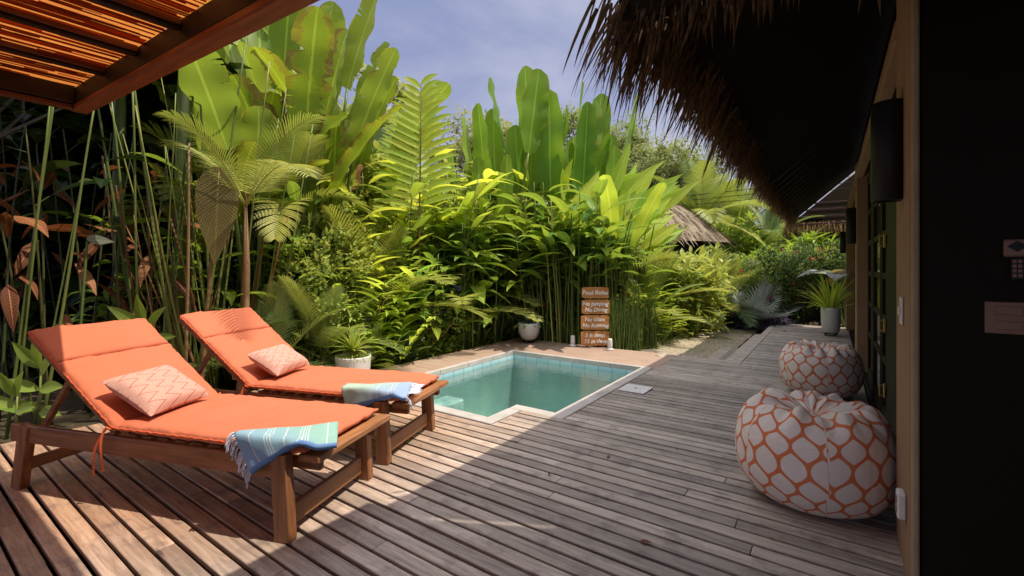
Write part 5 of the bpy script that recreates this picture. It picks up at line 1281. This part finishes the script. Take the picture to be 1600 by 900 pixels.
# big hanging olive leaf
m = MB(); l2_ = MB(); pts, dd = curve((0, 0, 0), V(.05, .05, 1), 2.5, 10, .1); m.tube(pts, [.022*(1-.4*j/10) for j in range(11)], 7, (.6, .5, .5)); p = pts[-1]
l2_.leaf(p+V(0, 0, .05), V(.03, -.05, -1), V(.93, -.36, 0), 1.0, .38, 'ovate', 18, 0, .12, .03)
plant('banana_plant', 'banana plant whose large olive brown leaf hangs straight down', 'banana plant', [mk('stem', m, 'stem_brown'), mk('hanging_leaf', l2_, 'leaf_olive')], ga(311, 4.6), 0, 1.0)
m = MB(); l3 = MB(); pts, dd = curve((0, 0, 0), V(.02, .05, 1), 1.5, 10, .1); m.tube(pts, .012, 6); l3.leaf(pts[-1], V(CS, SN, .05), V(-SN, CS, .9), .26, .12, 'ovate', 10, .3, .15, .05)
plant('taro', 'single pale leaf floating in the dark corner on a thin stem', 'plant', [mk('stem', m, 'stem_green'), mk('leaf', l3, 'leaf_ear')], ga(118, 4.3, .28), 0, 1.0)
# small broad-leaved plants near the loungers
def P_young(fan, h0, mat='leaf_heli', W=.12):
    s = MB(); c = MB(); pts = [V(0, 0, 0), V(0, 0, h0*.5), V(.01, 0, h0)]; s.tube(pts, [.010, .009, .007], 6, (.6, .5, .5))
    for ang, L_, z in fan: c.leaf(V(0, 0, h0*z), V(math.sin(ang)*1.0, -.25, math.cos(ang)), V(0, -1, .5), L_, W, 'lance', 12, .35, .25, .04, rnd(.3, .7))
    return [mk('stem', s, 'stem_green'), mk('leaves', c, mat)]
plant('ginger_shoot', 'young plant with seven dark glossy leaves between the lounger backs', 'plant', P_young([(0, .36, 1), (-.75, .40, .97), (.75, .42, .95), (-1.15, .40, .8), (1.2, .42, .82), (1.45, .36, .6), (-1.6, .26, .6)], .95), ga(226, 4.45, .0), YAW, .98)
plant('ginger_shoot', 'young plant with broad pale leaves at the left edge behind the near lounger', 'plant', P_young([(-.5, .30, 1), (.15, .32, 1), (.75, .30, .9), (-1.2, .34, .7), (1.3, .3, .7), (-1.4, .3, .45), (1.5, .26, .4)], .62, 'leaf_rosette', .11), ga(62, 3.75, .1), YAW, .95)
plant('ginger_shoot', 'lower young plant with pale leaves touching the near lounger rail', 'plant', P_young([(-.3, .26, 1), (.5, .28, 1), (-1.1, .3, .8), (1.2, .24, .7)], .42, 'leaf_rosette', .10), ga(25, 3.6, .1), YAW, .95)
# --- coral flower spikes low by the coping
fs_ = MB(); fl_ = MB()
pts, dd = curve((0, 0, 0), V(.05, 0, 1), .75, 6, .1); fs_.tube(pts, .006, 5); 
for i in range(26):
    a = rnd(0, 6.28); fl_.leaf(pts[-1]+V(0, 0, rnd(-.08, .04)), V(math.cos(a), math.sin(a), 1.3), (0, 0, 1), .06, .028, 'lance', 3, .1, .3)
fp = [mk('stem', fs_, 'stem_green'), mk('flower', fl_, 'flower')]
for px, d, s, lab in ((716, 6.9, .95, 'coral flower spike above the pool left coping'), (673, 6.7, .7, 'coral flower spike low by the coping'), (848, 7.3, 1.1, 'coral flower spike above the bowl pot'), (742, 7.2, .8, 'coral flower spike nearest the pool back corner')):
    plant('flower_spike', lab, 'flower', fp, ga(px, d), px, s, 'coral flower spikes by the pool')
# --- undergrowth: nobody could count it
m = MB()
for i in range(20000):
    px = rnd(380, 1180); d0 = 5.4+2.1*min(1, max(0, (px-480)/330)) if px < 830 else (7.9 if px < 1020 else 7.5+(px-1020)*.017); d = d0+rnd(.15, 4.2); p = at(px, 418, d)
    if p.x > -4.85 and p.y < 7.05: continue
    if p.y > 6.8 and p.x > -2.7-.1*math.sin(p.y*3): continue
    z = GZ+rnd(0, .9)*rnd(.2, 1)+.12*(d-d0)
    m.leaf((p.x, p.y, z), V(rnd(-1, 1), rnd(-1, 1), rnd(-.1, 1.2)), (0, 0, 1), rnd(.08, .32), rnd(.03, .09), 'lance', 4, rnd(.3, 1.5), .25)
tag(m.build('undergrowth', M['leaf_heli']), 'dark green undergrowth filling the beds around the pool', 'undergrowth', kind='stuff')
m = MB()
for i in range(34000):
    px = rnd(380, 1130); d = rnd(9.3, 12.5) if px > 600 else rnd(7.6, 11); p = at(px, 418, d); hm = 3.6+1.0*noise.noise(V(px*.012, d*.6, 2))-(1.9 if px > 1000 else max(0, (px-900)*.019))
    z = GZ+hm*random.random()**.8
    if noise.noise(V(p.x*1.3, p.y*1.3, z*1.3)) < -.18: continue
    m.leaf((p.x, p.y, z), V(rnd(-1, 1), rnd(-1, 1), rnd(-.3, 1)), (0, 0, 1), rnd(.15, .45), rnd(.05, .14), 'lance', 3, rnd(.3, 1.5), .25)
tag(m.build('thicket', M['leaf_shrub']), 'mass of mixed green foliage filling the back of the garden', 'thicket', kind='stuff')
m = MB()
for i in range(26000):
    px = rnd(-300, 350); d = rnd(6.0, 9.0); p = at(px, 418, d); z = GZ+4.5*random.random()
    m.leaf((p.x, p.y, z), V(rnd(-1, 1), rnd(-1, 1), rnd(-.6, .6)), (0, 0, 1), rnd(.25, .6), rnd(.12, .28), 'lance', 3, rnd(.3, 1.5), .25)
tag(m.build('thicket', M['leaf_painted_shade']), 'foliage painted dark for shade behind the canes at left', 'thicket', kind='stuff')
m = MB()
for i in range(16000):
    px = rnd(1000, 1330); d = rnd(14.5, 22) if px < 1180 else rnd(14, 17); p = at(px, 418, d); hm = 3.0+.7*noise.noise(V(px*.02, d*.4, 9))-(.6 if px > 1180 else 0)
    if (p.x-hu.location.x)**2+(p.y-hu.location.y)**2 < 12: continue
    m.leaf((p.x, p.y, GZ+hm*random.random()**.7), V(rnd(-1, 1), rnd(-1, 1), rnd(-.3, 1)), (0, 0, 1), rnd(.2, .6), rnd(.05, .14), 'lance', 3, rnd(.3, 1.5), .25)
tag(m.build('thicket', M['leaf_heli']), 'distant greenery between the thatched hut and the pavilion', 'thicket', kind='stuff')
# rocks
for i, (px, py, s, lab) in enumerate(((1035, 556, .11, 'pale rock at the terrace corner nearest the grass'), (1048, 557, .10, 'flat pale rock beside the first one'), (1060, 555, .08, 'small pale rock by the deck corner'), (1078, 553, .07, 'small pale rock on the gravel edge'))):
    p = at(px, 418, F*1.3/(py-HY)); m = MB(); m.lathe([(.001, -.3*s), (.7*s, -.25*s), (1.05*s, 0), (.8*s, .35*s), (.35*s, .52*s), (.001, .55*s)], n=14)
    m.v = [tuple(V(*q)*(1+.25*noise.noise(V(q[0]*12+i, q[1]*12, q[2]*12)))) for q in m.v]
    o = m.build('rock', M['rock']); o.location = (p.x, p.y, -.10 if i else -.03); tag(o, lab, 'rock', 'pale rocks by the path')
# dead leaves on the deck
for i, (px, py, s, lab) in enumerate(((1000, 848, .06, 'curled brown leaf in the shade in front of the bean bag'), (949, 717, .045, 'small dark dry leaf in the middle of the deck'), (1228, 519, .09, 'dry leaf on the far walkway boards'), (643, 670, .04, 'dry leaf fragment between the lounger legs'))):
    p = at(px, 418, F*1.3/(py-HY)); m = MB(); m.leaf((0, 0, .006), V(1, .3, .12), (0, 0, 1), s, s*.45, 'ovate', 5, .3, .4, .2, curl=-.2)
    o = m.build('fallen_leaf', M['leaf_dead']); o.location = (p.x, p.y, 0); o.rotation_euler[2] = i*1.3; tag(o, lab, 'leaf', 'fallen dry leaves')
for i in range(14):
    m = MB(); m.leaf((0, 0, .006), V(1, .3, .1), (0, 0, 1), rnd(.015, .04), rnd(.008, .018), 'ovate', 4, .3, .4, .2, curl=-.2)
    o = m.build('fallen_leaf', M['leaf_dead']); o.location = (rnd(-3.4, -.2), rnd(.9, 6.0), 0)
    if o.location.x < -1.8 and o.location.y > 3: o.location.x = -1.5+rnd(0, .8)
    o.rotation_euler[2] = i*1.3; tag(o, 'tiny scrap of dry leaf lying on the deck boards', 'leaf', 'tiny dry leaf scraps')
# overhead wires
wr = tag(empty('overhead_wire', (0, 16, 0)), 'thin dark utility wires crossing in front of the coconut palms', 'wire')
for k in range(3):
    m = MB(); z0 = 3.75+.16*k; m.tube([V(lerp(-14, 4, i/20), 0, z0-.35*math.sin(math.pi*i/20)) for i in range(21)], .012, 4); m.build('cable', M['black_metal'], wr)
#PLANTS_END
# ------------------------------------------------------------------ light, sky, camera
SE = R(64); SA = math.atan2(.352, .936)
sd = V(math.cos(SE)*math.cos(SA), math.cos(SE)*math.sin(SA), math.sin(SE))
L = bpy.data.lights.new('sun', 'SUN'); L.energy = 5.0; L.angle = R(.53); L.color = (1.0, .90, .76)
so = bpy.data.objects.new('sun', L); COL.objects.link(so); so.rotation_euler = sd.to_track_quat('Z', 'Y').to_euler(); so.location = (3, 3, 12)
w = bpy.data.worlds.new('World'); sc.world = w; w.use_nodes = True; nt = w.node_tree; nt.nodes.clear(); g = NT(nt)
sky = g.n('TexSky', sky_type='NISHITA'); sky.sun_disc = False; sky.sun_elevation = SE; sky.sun_rotation = math.pi/2-SA
sky.air_density = 1.0; sky.dust_density = 2.0; sky.ozone_density = 1.5
tc = g.n('TexCoord').outputs['Generated']
cl = g.noise(g.mapping(tc, (1.2, 1.2, 3.2)), 1.6, 7, .55, .6)
sxyz = g.n('SeparateXYZ'); g.l(tc, sxyz.inputs[0])
skc = g.mix(1.0, sky.outputs[0], (.11, .11, .11), 'MULTIPLY')
ccol = g.mix(g.ramp(cl, [(.38, 0.0), (.64, 1.0)]), (.33, .375, .62), (.60, .61, .77))
zen = g.ramp(sxyz.outputs[2], [(.55, 0.0), (.92, 1.0)])
ccol = g.mix(zen, ccol, (2.5, 2.45, 2.75))
fin = g.mix(.8, skc, ccol)
bg = g.n('Background'); bg.inputs[1].default_value = 1.0; g.l(fin, bg.inputs[0])
wo = g.n('OutputWorld'); g.l(bg.outputs[0], wo.inputs[0])
cam = bpy.data.cameras.new('camera'); cam.sensor_width = 36; cam.lens = 36*F/1600; cam.shift_y = -32/1600; cam.clip_end = 1500; cam.clip_start = .02
co = bpy.data.objects.new('camera', cam); COL.objects.link(co); co.location = (0, 0, H); co.rotation_euler = (math.pi/2, 0, YAW); sc.camera = co
sc.view_settings.view_transform = 'Standard'; sc.view_settings.look = 'None'; sc.view_settings.exposure = 0
sc.render.engine = 'CYCLES'; sc.cycles.max_bounces = 8; sc.cycles.transparent_max_bounces = 8
